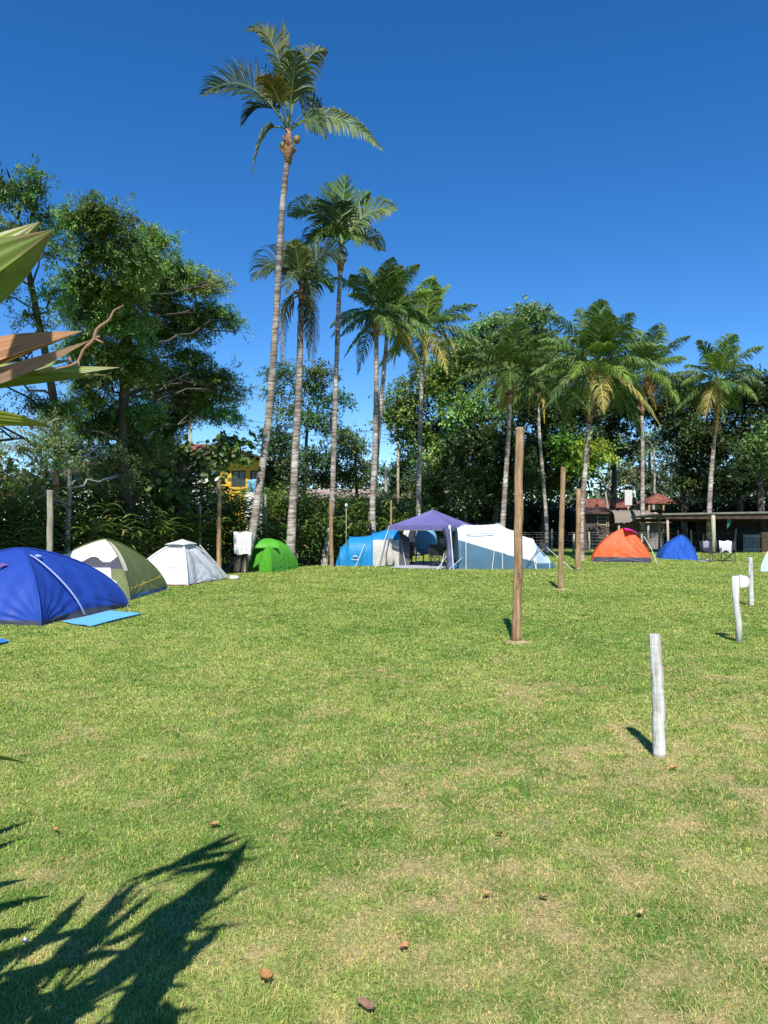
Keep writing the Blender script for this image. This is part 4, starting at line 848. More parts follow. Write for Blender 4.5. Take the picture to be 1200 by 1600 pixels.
# orange tent
f = G(1020, 879.5); l = G(925, 878); C7 = [(l.x, l.y), (f.x - .05, f.y - .02), (f.x + .45, f.y + 1.7), (l.x + .5, l.y + 1.9)]
ap7 = (P(975, 850, f.y + .85).x, f.y + .85); H7 = P(970, 826, ap7[1]).z
def f7(i, S, T):
    m_ = np.where(S < .018, 2, np.where(S < .15, 1, 0))
    if i == 0: m_ = np.where((S > .80) & (T > .42) & (T < .9), 3, m_)
    if i == 1: m_ = np.where((S < .5) & (T > .2) & (T < .8), 1, m_)
    return m_
t7 = dome('orange dome tent with dark grey hem and pink top, in front of the thatched hut', C7, ap7, H7, f7, ['orange', 'slate', 'sheet', 'pink'], pA=(1.45, 1.3), poles='orange', seed=41, wr=.016, sag=.03)
m = MB(); rows = [[(ap7[0] + dx, ap7[1] + dy, H7 + .03 - .35 * ((dx / .45) ** 2 + (dy / .6) ** 2) * .45) for dx in np.linspace(-.06, .48, 8)] for dy in np.linspace(-.45, .3, 8)]; m.grid(np.array(rows)); obj('pink_vent_cover', m, FB['pink'], t7, True)
m = MB(); m.tube([P(1006, 838, f.y + .05), P(1018, 858, f.y - .02), P(1027, 882, f.y - .1)], .016, 5); obj('guy_rope', m, M['rope'], t7)
# small blue tent on the right
f = G(1090, 875.5); l = G(1035, 873.5); C8 = [(l.x, l.y), (f.x, f.y), (f.x + .35, f.y + 1.3), (l.x + .3, l.y + 1.6)]
ap8 = (P(1066, 850, f.y + .7).x, f.y + .7); H8 = P(1066, 836, ap8[1]).z
t8 = dome('small bright blue dome tent beside the camping chairs', C8, ap8, H8, lambda i, S, T: 0, ['blue2'], pA=(1.45, 1.35), poles='blue2', seed=51)
flatmat('doormat', 'pale ground sheet between the small blue tent and the camping chairs', [(1090, 878), (1112, 878), (1112, 875), (1092, 875)], FB['sheet'], cat='ground sheet')
# tent cut by the right edge
f = G(1189, 893.5); C9 = [(f.x, f.y), (f.x + 2.1, f.y - .1), (f.x + 3.1, f.y + 1.9), (f.x + 1.1, f.y + 1.9)]
dome('pale blue and white tent cut off by the right edge of the picture', C9, (f.x + 1.5, f.y + .95), 1.3, lambda i, S, T: np.where(S < .6, 0, 1), ['ltblue', 'white'], pA=(1.4, 1.25), poles='white', seed=61)

# ---------------------------------------------------------------- violet gazebo
def build_gazebo():
    Cn = Vector((P(703, 822, 26).x, 26.0)); L = Vector((P(608, 822, 27.2).x, 27.2)); Rr = Vector((P(742, 818, 28.6).x, 28.6)); B = L + Rr - Cn
    cor = [Cn, Rr, B, L]; c = (L + Rr) / 2; ez = P(703, 823, 26).z + .04; pz = P(683, 796, c.y).z
    t = thing('gazebo', 'violet pop up gazebo with a peaked canopy between the two tunnel tents', 'gazebo', (c.x, c.y, 0))
    m = MB(); n = 14
    for i in range(4):
        A, Q = cor[i], cor[(i + 1) % 4]; rows = []
        for s in np.linspace(0, 1, n):
            k = (1 - s); row = []
            for u in np.linspace(0, 1, n):
                e = A.lerp(Q, u); p_ = c + (e - c) * k; z = ez + (pz - ez) * (s ** 1.12) - .09 * math.sin(u * math.pi) * math.sin(s * math.pi) ** .7
                row.append((p_.x, p_.y, z))
            rows.append(row)
        m.grid(np.array(rows))
    obj('canopy', m, FB['purple'], t, False)
    m = MB()
    for i in range(4):
        A, Q = cor[i], cor[(i + 1) % 4]; rows = []
        for s in np.linspace(0, 1, 4): rows.append([((A.lerp(Q, u).x + (A.lerp(Q, u).x - c.x) * .006), (A.lerp(Q, u).y + (A.lerp(Q, u).y - c.y) * .006), ez - .15 * s + .012 * math.sin(u * 30) * s) for u in np.linspace(0, 1, 24)])
        m.grid(np.array(rows))
    obj('valance', m, FB['purple'], t, True)
    m = MB()
    for i in range(4):
        A, Q = cor[i], cor[(i + 1) % 4]; m.tube([(A.x, A.y, ez - .17), (Q.x, Q.y, ez - .17)], .012, 5)
    obj('edge_rail', m, M['metal'], t)
    for q, A in enumerate(cor):
        o = A + (A - c).normalized() * .38; m = MB(); m.tube([(A.x, A.y, ez), (o.x, o.y, 0)], [.024, .028], 6); obj('leg', m, M['metal'], t)
    fx, fy = cor[0]; o = Cn + (Cn - c).normalized() * .36                       # tied-back side curtain on the near leg
    m = MB(); rows = []
    for s in np.linspace(0, 1, 16):
        w_ = .17 * (1 - .6 * math.sin(math.pi * min(1, s * 1.25)) ** 2) if s < .8 else .12 + .3 * (s - .8); px_ = fx + (o.x - fx) * s; py_ = fy + (o.y - fy) * s
        rows.append([(px_ + w_ * math.cos(a) * (1 + .2 * math.sin(a * 5)) - .08, py_ + w_ * .5 * math.sin(a) + .04, ez - .1 - (ez - .12) * s) for a in np.linspace(0, 2 * math.pi, 15)])
    m.grid(np.array(rows)); obj('side_curtain', m, FB['slate'] if False else fabric('dark_violet_curtain', (.07, .08, .17)), t, True)
    for a, b in (((fx - .2, fy, .55), (P(688, 890, 25.5).x, 25.5, 0)), ((fx - .02, fy - .05, .6), (P(682, 893, 25.2).x, 25.2, 0)), ((L.x - .02, L.y, 1.4), (L.x - .5, L.y - .7, 0))):
        m = MB(); m.tube([a, b], .011, 5); obj('guy_rope', m, M['rope'], t)
    m = MB(); q = P(702, 820, 26); m.box(q.x - .03, q.x + .05, 25.955, 25.965, ez - .12, ez + .02); obj('corner_tag', m, M['white'], t)
build_gazebo()
flatmat('ground_sheet', 'grey ground sheet under the violet gazebo', [(610, 888), (690, 889.5), (715, 880), (640, 879)], FB['sheet'], z=.03, cat='ground sheet')
# light blue child's tent inside the gazebo
cx, cy = P(665, 850, 30).x, 30.0; rr = .42
Cb = [(cx + math.cos(a) * rr * 1.0, cy + math.sin(a) * .5) for a in np.radians([-115, -55, 0, 60, 120, 180])]
t = thing('pop_up_tent', 'light blue pop up beach tent standing on the table behind the violet gazebo opening', 'tent', (cx, cy, 0))
t['label'] = 'light blue round pop up beach tent seen through the violet gazebo'
m = MB(); rows = []
for s in np.linspace(0, 1, 14):
    a = s * math.pi; r_ = math.sin(a) ** .6 * .47; z = .32 + .56 * (1 - math.cos(a)) ; rows.append([(cx + r_ * math.cos(b) * (1 + .03 * math.sin(b * 5)), cy + r_ * .6 * math.sin(b), z * .95 + .04) for b in np.linspace(0, 2 * math.pi, 17)])
m.grid(np.array(rows)); obj('canopy', m, FB['sky'], t, True)
m = MB(); m.tube([(cx - .1, cy, 0), (cx - .1, cy, .5)], .015, 5); m.tube([(cx + .25, cy, 0), (cx + .2, cy, .5)], .015, 5); obj('stand', m, M['metal'], t)

def camp_chair(name, label, loc, rz, cloth=None, seat_c='black', group=None):
    t = thing(name, label, 'camping chair', loc, group); t.rotation_euler = (0, 0, rz)
    def part(nm, fn, mat, parent=t, smooth=False):
        m = MB(); fn(m); o = bpy.data.objects.new(nm, mesh_from(m, nm, mat, smooth)); COL.objects.link(o); o.parent = parent; return o
    part('seat', lambda m: m.grid(np.array([[(x, y, .40 - .05 * math.sin((x + .25) / .5 * math.pi) * 1.0) for x in np.linspace(-.25, .25, 8)] for y in np.linspace(-.23, .23, 8)])), FB['slate'] if seat_c != 'black' else M['black'], smooth=True)
    part('backrest', lambda m: m.grid(np.array([[(x, .22 + .16 * s + .04 * math.sin((x + .25) / .5 * math.pi), .42 + .42 * s) for x in np.linspace(-.25, .25, 8)] for s in np.linspace(0, 1, 7)])), M['black'], smooth=True)
    for sx in (-1, 1):
        part('armrest', lambda m: m.box(sx * .27 - .035, sx * .27 + .035, -.25, .2, .57, .585), M['black'])
        part('frame_post', lambda m: m.tube([(sx * .26, .20, .02), (sx * .26, .38, .85)], .012, 6), M['darkmetal'])
        part('leg', lambda m: m.tube([(sx * .25, -.24, .0), (-sx * .25, -.22, .40)], .011, 6), M['darkmetal'])
        part('leg', lambda m: m.tube([(sx * .26, -.24, .58), (sx * .25, -.24, .02)], .011, 6), M['darkmetal'])
        part('leg', lambda m: m.tube([(sx * .25, .24, .0), (-sx * .25, .22, .40)], .011, 6), M['darkmetal'])
    return t
g1 = G(1111, 877.5); g2 = G(1138, 877.5)
camp_chair('camping_chair', 'folding camping chair with a pale cloth over its back, beside the small blue tent', g1, R(14))
camp_chair('camping_chair', 'rightmost folding camping chair with a white shirt thrown over it', g2, R(-24))
camp_chair('camping_chair', 'black folding camping chair under the violet gazebo, seen from behind', (P(683, 870, 27.2).x, 27.2, 0), R(170))
camp_chair('camping_chair', 'dark camping chair farther back under the gazebo, left of the black one', (P(652, 870, 28.6).x, 28.6, 0), R(90))
def drape(name, label, c, wd, h, mat, yaw=0, cat='cloth', fold=.03, nf=5, dep=.12, low=None):
    m = MB(); rows = []
    for s in np.linspace(-.35, 1, 14):
        row = []
        for u in np.linspace(-.5, .5, 22):
            y = -dep * .5 if s >= 0 else dep * (.5 if s < -.05 else 0); z = -abs(s) * h - (low or 0) * abs(u) * (s > 0)
            x = u * wd * (1 - .08 * max(s, 0)); yy = y + fold * math.sin(u * nf * 6.28) * min(1, abs(s) * 2); row.append((c[0] + x * math.cos(yaw) - yy * math.sin(yaw), c[1] + x * math.sin(yaw) + yy * math.cos(yaw), c[2] + z + .02 * math.sin(u * 9)))
        rows.append(row)
    m.grid(np.array(rows)); o = obj(name, m, mat, None, True, origin=Vector(c)); tag(o, label, cat); return o
drape('pale_cloth', 'pale grey cloth hanging over the back of the chair beside the small blue tent', (g1.x - .08, g1.y + .36, .87), .30, .34,  fabric('pale_lilac_cloth', (.32, .32, .40)), R(14), dep=.1)
drape('white_shirt', 'white shirt thrown over the rightmost camping chair', (g2.x + .03, g2.y + .32, .88), .48, .40, FB['cloth'], R(-24), dep=.14, cat='shirt', low=.3)

# person under the gazebo
def person():
    bx, by = P(640, 860, 29.3).x, 29.3
    t = thing('person', 'person in white shirt and dark shorts standing at the left under the violet gazebo', 'person', (bx, by, 0))
    J = {}; names = []; edges = []; rad = []
    def v(k, x, y, z, r, par=None):
        J[k] = len(names); names.append((x, y, z)); rad.append(r)
        if par is not None: edges.append((J[par], J[k]))
    v('pel', 0, 0, .90, .14); v('waist', 0, 0, 1.05, .125, 'pel'); v('chest', 0, 0, 1.25, .145, 'waist'); v('neckb', 0, .01, 1.40, .06, 'chest'); v('neck', 0, 0, 1.46, .05, 'neckb'); v('hd', 0, -.01, 1.54, .085, 'neck'); v('ht', 0, -.005, 1.63, .08, 'hd'); v('nose', 0, -.095, 1.545, .018, 'hd')
    for s, k in ((-1, 'l'), (1, 'r')):
        v('sh' + k, s * .17, 0, 1.36, .06, 'chest'); v('el' + k, s * .23, -.02, 1.10, .042, 'sh' + k); v('wr' + k, s * .2, -.16, .92, .028, 'el' + k); v('pa' + k, s * .195, -.22, .87, .034, 'wr' + k)
        for q in range(4): v('f%d%s' % (q, k), s * .195 + (q - 1.5) * .018, -.28 - .01 * (q % 2), .82, .008, 'pa' + k); v('g%d%s' % (q, k), s * .195 + (q - 1.5) * .02, -.29, .785 + .005 * q, .007, 'f%d%s' % (q, k))
        v('th' + k, s * .195 - s * .045, -.245, .865, .010, 'pa' + k); v('ti' + k, s * .195 - s * .06, -.28, .845, .008, 'th' + k)
        v('hi' + k, s * .09, 0, .84, .095, 'pel'); v('kn' + k, s * .10, -.01, .48, .055, 'hi' + k); v('an' + k, s * .10, .02, .09, .036, 'kn' + k); v('to' + k, s * .11, -.14, .03, .032, 'an' + k)
    me = bpy.data.meshes.new('body'); me.from_pydata(names, edges, []); me.update(); o = bpy.data.objects.new('body', me); COL.objects.link(o); o.parent = t
    md = o.modifiers.new('skin', 'SKIN'); sv_ = me.skin_vertices[0].data if me.skin_vertices else None
    if sv_ is None:
        bpy.context.view_layer.objects.active = o; bpy.ops.mesh.customdata_skin_add(); sv_ = me.skin_vertices[0].data
    for i, r_ in enumerate(rad): sv_[i].radius = (r_, r_ * (.75 if i in (0, 1, 2) else 1))
    sv_[0].use_root = True; ss_ = o.modifiers.new('sub', 'SUBSURF'); ss_.levels = ss_.render_levels = 1; me.materials.append(M['skin'])
    def add(nm, m, mat):
        q = bpy.data.objects.new(nm, mesh_from(m, nm, mat, True)); COL.objects.link(q); q.parent = t
    m = MB(); th = np.linspace(0, 2 * math.pi, 17)
    m.grid(np.array([[(rx * math.cos(a), ry * math.sin(a), z) for a in th] for z, rx, ry in ((.86, .185, .15), (1.0, .17, .14), (1.2, .19, .15), (1.33, .2, .13), (1.41, .12, .09), (1.43, .07, .07))]))
    for s in (-1, 1): m.tube([(s * .13, 0, 1.38), (s * .2, 0, 1.27), (s * .235, -.01, 1.14)], [.08, .075, .075], 9, caps=False)
    add('shirt', m, FB['cloth'])
    m = MB(); m.grid(np.array([[(rx * math.cos(a), ry * math.sin(a), z) for a in th] for z, rx, ry in ((.75, .20, .14), (.85, .195, .145), (.93, .18, .14))]))
    for s in (-1, 1): m.tube([(s * .09, 0, .84), (s * .1, -.01, .52)], [.115, .095], 10, caps=False)
    add('shorts', m, FB['dgrey'])
    m = MB(); m.grid(np.array([[(.098 * math.cos(a) * r_, .015 + .105 * math.sin(a) * r_ if math.sin(a) > -.4 else -.03, 1.56 + h_) for a in th] for h_, r_ in ((-.05, 1), (.03, 1.05), (.10, .85), (.145, .3), (.15, .05))])); add('hair', m, basic('dark_hair', (.03, .018, .012)))
    for s in (-1, 1):
        m = MB(); m.tube([(s * .033, -.083, 1.565), (s * .033, -.092, 1.565)], [.011, .006], 6); add('eye', m, M['black'])
    m = MB(); m.tube([(-.03, -.082, 1.495), (0, -.09, 1.49), (.03, -.082, 1.495)], .006, 5); add('mouth', m, basic('lips', (.35, .12, .1)))
    t.rotation_euler = (0, 0, R(30)); t.location = (bx, by, 0)
person()

# clothes line under the gazebo, towels
drape('patterned_towel', 'orange and yellow green towel hanging at the right of the violet gazebo', (P(706, 838, 28.4).x, 28.4, P(706, 838, 28.4).z), .42, .55, FB['towel'], R(5), cat='towel')
drape('grey_towel', 'grey striped towel hanging beside the patterned one behind the gazebo', (P(694, 840, 28.8).x, 28.8, P(694, 840, 28.8).z), .30, .36, FB['sheet'], R(-8), cat='towel')
m = MB(); a, b = P(686, 839, 28.75), P(716, 836, 28.35); c0 = (a + b) / 2 - Vector((0, 0, .01)); m.tube([a, c0, b], .008, 5); m.tube([(a.x, a.y, 0), (a.x, a.y, a.z + .02)], .018, 6); m.tube([(b.x, b.y, 0), (b.x, b.y, b.z + .02)], .018, 6)
tag(obj('clothes_line', m, M['old_post'], None, origin=Vector((a.x, a.y, 0))), 'short clothes line on two sticks behind the right side of the gazebo', 'clothes line')
# folding table
tx, ty = P(697, 868, 28.0).x, 28.0; t = thing('folding_table', 'low pale folding table right of the black camping chair under the gazebo', 'table', (tx, ty, 0))
m = MB(); m.box(tx - .38, tx + .32, ty - .2, ty + .2, .46, .49); obj('table_top', m, M['white'], t)
for s in (-1, 1):
    m = MB(); m.tube([(tx + s * .3, ty - .18, 0), (tx - s * .28, ty - .16, .46)], .012, 5); obj('leg', m, M['metal'], t)
    m = MB(); m.tube([(tx + s * .3, ty + .18, 0), (tx - s * .28, ty + .16, .46)], .012, 5); obj('leg', m, M['metal'], t)
q = G(709, 889.5); t = thing('bucket', 'small blue bucket on the grass by the near leg of the gazebo', 'bucket', q)
m = MB(); m.tube([(q.x, q.y, 0), (q.x, q.y, .10), (q.x, q.y, .17), (q.x, q.y, .175), (q.x, q.y, .02)], [.10, .115, .125, .11, .09], 14, caps=False); obj('shell', m, FB['cyan'], t, True)
m = MB(); m.tube([(q.x + .125 * math.cos(a), q.y - .02, .17 - .08 * math.sin(a)) for a in np.linspace(0, math.pi, 9)], .004, 5); obj('handle', m, M['metal'], t)

# hanging white cloth over a dark stump by the green tent
q = G(368, 896); t = thing('driftwood_stump', 'dark forked driftwood stump between the light grey and the green tent', 'stump', q); m = MB(); g = np.random.default_rng(9)
for a, b, c, r_ in (((0, 0), (.16, .55), (.40, 1.12), .13), ((.12, 0), (-.05, .35), (-.30, .62), .07), ((.28, 0), (.33, .5), (.42, 1.05), .11), ((-.35, 0), (-.15, .25), (.20, .75), .06), ((-.5, 0), (-.3, .12), (-.05, .3), .06)):
    m.tube(spline([(q.x + a[0] - .05, q.y + .25, -.05), (q.x + b[0] - .05, q.y + .2, b[1]), (q.x + c[0] - .05, q.y + .15, c[1])], 9), np.linspace(r_, r_ * .6, 9), 8, jit=.12, rng=g)
obj('branch', m, M['bark'], t, True)
cp = P(380, 830, q.y + .1)
drape('white_cloth', 'white towel hung over the driftwood stump beside the green tent', (cp.x, cp.y, cp.z), .58, .74, FB['cloth'], 0, cat='towel', fold=.03, nf=4, dep=.2)
m = MB(); m.tube([P(362, 831, q.y + .1), P(380, 830.5, q.y + .1), P(397, 829, q.y + .1), P(405, 826, q.y + .6)], .008, 5); m.tube([(cp.x + .05, cp.y + .05, 0), (cp.x + .05, cp.y + .05, cp.z)], .03, 6)
tag(obj('clothes_line', m, M['old_post'], None, origin=q), 'cord and stick that carry the white towel beside the green tent', 'clothes line')

# ---------------------------------------------------------------- buildings
M['yellow_wall'] = basic('yellow_wall', (.56, .33, .035), .85, .12, 4)
M['white_wall'] = basic('white_wall', (.55, .54, .50), .9, .2, 1.5, col2=(.68, .67, .63))
M['glass'] = basic('dark_glass', (.02, .022, .025), .15, .2, spec=.6)
def roofmat(name, col):
    m, n, b = newmat(name); tc = N(n, 'ShaderNodeTexCoord'); wv = N(n, 'ShaderNodeTexWave', i_Scale=7.0, i_Distortion=1.2); wv.bands_direction = 'X'; n.links.new(tc.outputs['Object'], wv.inputs['Vector'])
    no = N(n, 'ShaderNodeTexNoise', i_Scale=3.0, i_Detail=5.0); n.links.new(tc.outputs['Object'], no.inputs['Vector'])
    r = N(n, 'ShaderNodeValToRGB'); n.links.new(no.outputs['Fac'], r.inputs[0]); r.color_ramp.elements[0].color = (*[c * .5 for c in col], 1); r.color_ramp.elements[1].color = (*[min(1, c * 1.35) for c in col], 1); r.color_ramp.elements[0].position = .35; r.color_ramp.elements[1].position = .68
    n.links.new(r.outputs[0], b.inputs['Base Color']); bp = N(n, 'ShaderNodeBump', i_Strength=.8, i_Distance=.06); n.links.new(wv.outputs['Fac'], bp.inputs['Height']); n.links.new(bp.outputs[0], b.inputs['Normal']); b.inputs['Roughness'].default_value = .9
    return m
M['tile'] = roofmat('clay_tiles', (.36, .12, .075)); M['dark_roof'] = roofmat('brown_sheet_roof', (.13, .075, .06)); M['thatch'] = basic('thatch', (.13, .11, .09), .95, .3, 10, .8, 40, (6, 6, 1), col2=(.30, .27, .22))
M['brick'] = None
def brickmat():
    m, n, b = newmat('orange_brick'); tc = N(n, 'ShaderNodeTexCoord'); mp = N(n, 'ShaderNodeMapping'); mp.inputs['Rotation'].default_value = (R(90), 0, 0); n.links.new(tc.outputs['Object'], mp.inputs[0])
    br = N(n, 'ShaderNodeTexBrick', i_Scale=3.0); n.links.new(mp.outputs[0], br.inputs['Vector']); br.inputs['Color1'].default_value = (.62, .22, .09, 1); br.inputs['Color2'].default_value = (.48, .16, .07, 1); br.inputs['Mortar'].default_value = (.50, .38, .28, 1); br.inputs['Mortar Size'].default_value = .03
    n.links.new(br.outputs[0], b.inputs['Base Color']); b.inputs['Roughness'].default_value = .9; return m
M['brick'] = brickmat()
def roof_gable(x0, x1, y0, y1, ze, zr, along='x', ov=.5, th=.12):
    m = MB()
    if along == 'x':
        yc = (y0 + y1) / 2
        for s in (-1, 1):
            ye = (y0 - ov) if s < 0 else (y1 + ov); zz = ze - ov * (zr - ze) / ((y1 - y0) / 2)
            V = [(x0 - ov, ye, zz), (x1 + ov, ye, zz), (x1 + ov, yc, zr), (x0 - ov, yc, zr)]
            V += [(a, b, c - th) for a, b, c in V]; m.add(V, [(0, 1, 2, 3), (7, 6, 5, 4), (0, 4, 5, 1), (1, 5, 6, 2), (3, 2, 6, 7), (0, 3, 7, 4)])
    else:
        xc = (x0 + x1) / 2
        for s in (-1, 1):
            xe = (x0 - ov) if s < 0 else (x1 + ov); zz = ze - ov * (zr - ze) / ((x1 - x0) / 2)
            V = [(xe, y0 - ov, zz), (xc, y0 - ov, zr), (xc, y1 + ov, zr), (xe, y1 + ov, zz)]
            V += [(a, b, c - th) for a, b, c in V]; m.add(V, [(0, 1, 2, 3), (7, 6, 5, 4), (0, 4, 5, 1), (1, 5, 6, 2), (3, 2, 6, 7), (0, 3, 7, 4)])
    return m
# yellow house
D = 46.0; x0, x1 = P(286, 0, D).x, P(412, 0, D).x; t = thing('yellow_house', 'yellow walled house with a dark brown roof behind the hedge and trees on the left', 'house', ((x0 + x1) / 2, D, 0))
zt = P(600, 722, D).z; xm = P(345, 0, D).x; W1, W2, W3, W4 = (P(a, 0, D).x for a in (364, 386, 393, 407)); zb, zw = P(600, 761, D).z, P(600, 735, D).z
m = MB()                                                   # the yellow upper front with two real openings
for a, b, c, d in ((xm, x1, 0, zb), (xm, W1, zb, zw), (W2, W3, zb, zw), (W4, x1, zb, zw), (xm, x1, zw, zt)): m.box(a, b, D, D + .25, c, d)
m.box(xm, xm + .25, D + .25, D + 6, 0, zt); m.box(x1 - .25, x1, D + .25, D + 6, 0, zt); m.box(xm + .25, x1 - .25, D + 5.8, D + 6, 0, zt)
m.add([(x0 + .3, D + .12, zt), (x1, D + .12, zt), ((x0 + x1) / 2 + .2, D + .12, P(600, 700, D).z)], T=[(0, 1, 2)])
obj('wall', m, M['yellow_wall'], t)
m = MB(); m.box(x0, xm - .003, D + .06, D + 6, 0, zt - .3); obj('side_wall', m, M['white_wall'], t)
for a, b in ((W1, W2), (W3, W4)):
    m = MB(); m.box(a + .08, b - .08, D + .14, D + .16, zb + .08, zw - .08); w_ = obj('window', m, M['glass'], t)
    m = MB(); m.box(a, b, D + .1, D + .2, zw - .08, zw); m.box(a, b, D + .1, D + .2, zb, zb + .08); m.box(a, a + .08, D + .1, D + .2, zb + .08, zw - .08); m.box(b - .08, b, D + .1, D + .2, zb + .08, zw - .08); m.box((a + b) / 2 - .03, (a + b) / 2 + .03, D + .09, D + .14, zb + .08, zw - .08); obj('frame', m, M['bark'], w_)
obj('roof', roof_gable(x0 + .2, x1 - .1, D - .6, D + 6, P(600, 714, D).z, P(600, 694, D).z, 'y', .7), M['dark_roof'], t)
# tiled wing, white house, low building
D = 52; x0, x1 = P(262, 0, D).x, P(345, 0, D).x; t = thing('tiled_house', 'house with a red tiled roof mostly hidden behind the left trees', 'house', ((x0 + x1) / 2, D, 0))
m = MB(); m.box(x0, x1, D, D + 5, 0, P(600, 712, D).z); obj('wall', m, M['white_wall'], t)
m = MB(); a, b = P(296, 0, D).x, P(330, 0, D).x; m.box(a, b, D - .03, D - .01, P(600, 745, D).z, P(600, 724, D).z); obj('window', m, M['glass'], t)
obj('roof', roof_gable(x0, x1, D, D + 5, P(600, 712, D).z, P(600, 694, D + 2.5).z, 'x', .4), M['tile'], t)
D = 27; x0, x1 = P(96, 0, D).x, P(250, 0, D).x; t = thing('white_house', 'weathered white wall of a house glimpsed through the low trees on the left', 'house', ((x0 + x1) / 2, D, 0))
m = MB(); m.box(x0, x1, D, D + 4, 0, P(600, 735, D).z); obj('wall', m, M['white_wall'], t)
for a, b in ((150, 170), (205, 222)):
    m = MB(); m.box(P(a, 0, D).x, P(b, 0, D).x, D - .03, D - .01, P(600, 785, D).z, P(600, 745, D).z); w_ = obj('window', m, M['glass'], t)
    m = MB(); m.box(P(a, 0, D).x - .05, P(b, 0, D).x + .05, D - .09, D - .03, P(600, 785, D).z - .1, P(600, 785, D).z); obj('sill', m, M['white'], w_)
obj('roof', roof_gable(x0, x1, D, D + 4, P(600, 735, D).z, P(600, 722, D + 2).z, 'x', .35), M['dark_roof'], t)
D = 70; x0, x1 = P(405, 0, D).x, P(700, 0, D).x; t = thing('low_building', 'long low building with a pale brown roof edge showing above the hedge', 'building', ((x0 + x1) / 2, D, 0))
m = MB(); m.box(x0, x1, D, D + 5, 0, P(600, 775, D).z); obj('wall', m, basic('grey_wall', (.28, .25, .23), .9, .15, 2), t)
m = MB(); z = P(600, 775, D).z; V = [(x0 - .4, D - .5, z), (x1 + .4, D - .5, z), (x1 + .4, D + 5.4, z + .9), (x0 - .4, D + 5.4, z + .9)]; V += [(a, b, c - .2) for a, b, c in V]
m.add(V, [(0, 1, 2, 3), (7, 6, 5, 4), (0, 4, 5, 1), (1, 5, 6, 2), (2, 6, 7, 3), (0, 3, 7, 4)]); obj('roof', m, basic('pale_sheet_roof', (.34, .25, .21), .8, .2, 3), t)
for k_ in range(6):
    m = MB(); a = x0 + 1.5 + k_ * (x1 - x0 - 3) / 6; m.box(a, a + 1.3, D - .04, D - .01, z - 1.8, z - .8); obj('window', m, M['glass'], t)
# light blue barrel behind the yellow house's hedge
q = P(399, 758, 44); t = thing('water_tank', 'light blue water tank right in front of the yellow house', 'water tank', (q.x, q.y, 0))
m = MB(); m.tube([(q.x, q.y, q.z - .45), (q.x, q.y, q.z - .1), (q.x, q.y, q.z + .25), (q.x, q.y, q.z + .32), (q.x, q.y, q.z + .36)], [.4, .45, .47, .3, .1], 14); obj('barrel', m, FB['sky'], t, True)
m = MB(); m.box(q.x - .5, q.x + .5, q.y - .5, q.y + .5, 0, q.z - .46); obj('plinth', m, M['white_wall'], t)
# power lines
for k_, (ya, yb) in enumerate(((640, 672), (648, 684), (655, 690))):
    a, b = P(300, ya, 44), P(620, yb, 56); pts = [a.lerp(b, u) - Vector((0, 0, .5 * math.sin(u * math.pi))) for u in np.linspace(0, 1, 16)]
    m = MB(); m.tube(pts, .012, 4); tag(obj('power_cable', m, M['darkmetal'], None, origin=a), ['top', 'middle', 'lowest'][k_] + ' power cable strung across the sky right of the left trees', 'cable', 'power cables')
for nm, px, D, yt, lab in (('utility_pole', 298, 44, 632, 'utility pole hidden by the left trees, carrying the cables'), ('utility_pole', 622, 56, 664, 'utility pole behind the paired palms, carrying the cables'),):
    q = P(px, yt, D); t = thing(nm, lab, 'utility pole', (q.x, q.y, 0)); m = MB(); m.tube([(q.x, q.y, -.2), (q.x, q.y, q.z)], [.12, .09], 10); obj('mast', m, M['old_post'], t, True)
    m = MB(); m.box(q.x - .6, q.x + .6, q.y - .05, q.y + .05, q.z - .5, q.z - .4); obj('crossarm', m, M['old_post'], t)

# right background: huts, shed, fence
def hip_roof(x0, x1, y0, y1, ze, zr, ridge=.25):
    m = MB(); xc, yc = (x0 + x1) / 2, (y0 + y1) / 2; w_ = (x1 - x0) * ridge / 2; V = [(x0, y0, ze), (x1, y0, ze), (x1, y1, ze), (x0, y1, ze), (xc - w_, yc, zr), (xc + w_, yc, zr)]
    V += [(x0, y0, ze - .12), (x1, y0, ze - .12), (x1, y1, ze - .12), (x0, y1, ze - .12)]
    m.add(V, [(0, 1, 5, 4), (2, 3, 4, 5), (0, 6, 7, 1), (1, 7, 8, 2), (2, 8, 9, 3), (3, 9, 6, 0), (9, 8, 7, 6)], [(1, 2, 5), (3, 0, 4)]); return m
D = 62; x0, x1 = P(1008, 0, D).x, P(1058, 0, D).x; t = thing('pavilion', 'small pavilion with a pointed red tiled roof behind the thatched hut', 'pavilion', ((x0 + x1) / 2, D, 0))
obj('roof', hip_roof(x0, x1, D, D + 3, P(600, 785, D).z, P(600, 770, D).z, .1), M['tile'], t)
m = MB(); m.box(x0 + .4, x1 - .4, D + .8, D + 2.8, 0, P(600, 796, D).z); obj('base_wall', m, M['dark_roof'], t)
for a, b in ((x0 + .15, D + .15), (x1 - .15, D + .15), (x0 + .15, D + 2.8), (x1 - .15, D + 2.8), ((x0 + x1) / 2, D + .15)):
    m = MB(); m.tube([(a, b, 0), (a, b, P(600, 785, D).z)], .08, 7); obj('pillar', m, M['post'], t, True)
D = 66; x0, x1 = P(912, 0, D).x, P(975, 0, D).x; t = thing('tiled_shelter', 'long red tiled roof behind the slim poles, left of the thatched hut', 'shelter', ((x0 + x1) / 2, D, 0))
obj('roof', roof_gable(x0, x1, D, D + 4, P(600, 790, D).z, P(600, 779, D + 2).z, 'x', .3), M['tile'], t)
m = MB(); m.box(x0, x1, D + 1.5, D + 4, 0, P(600, 791, D).z); obj('wall', m, M['dark_roof'], t)
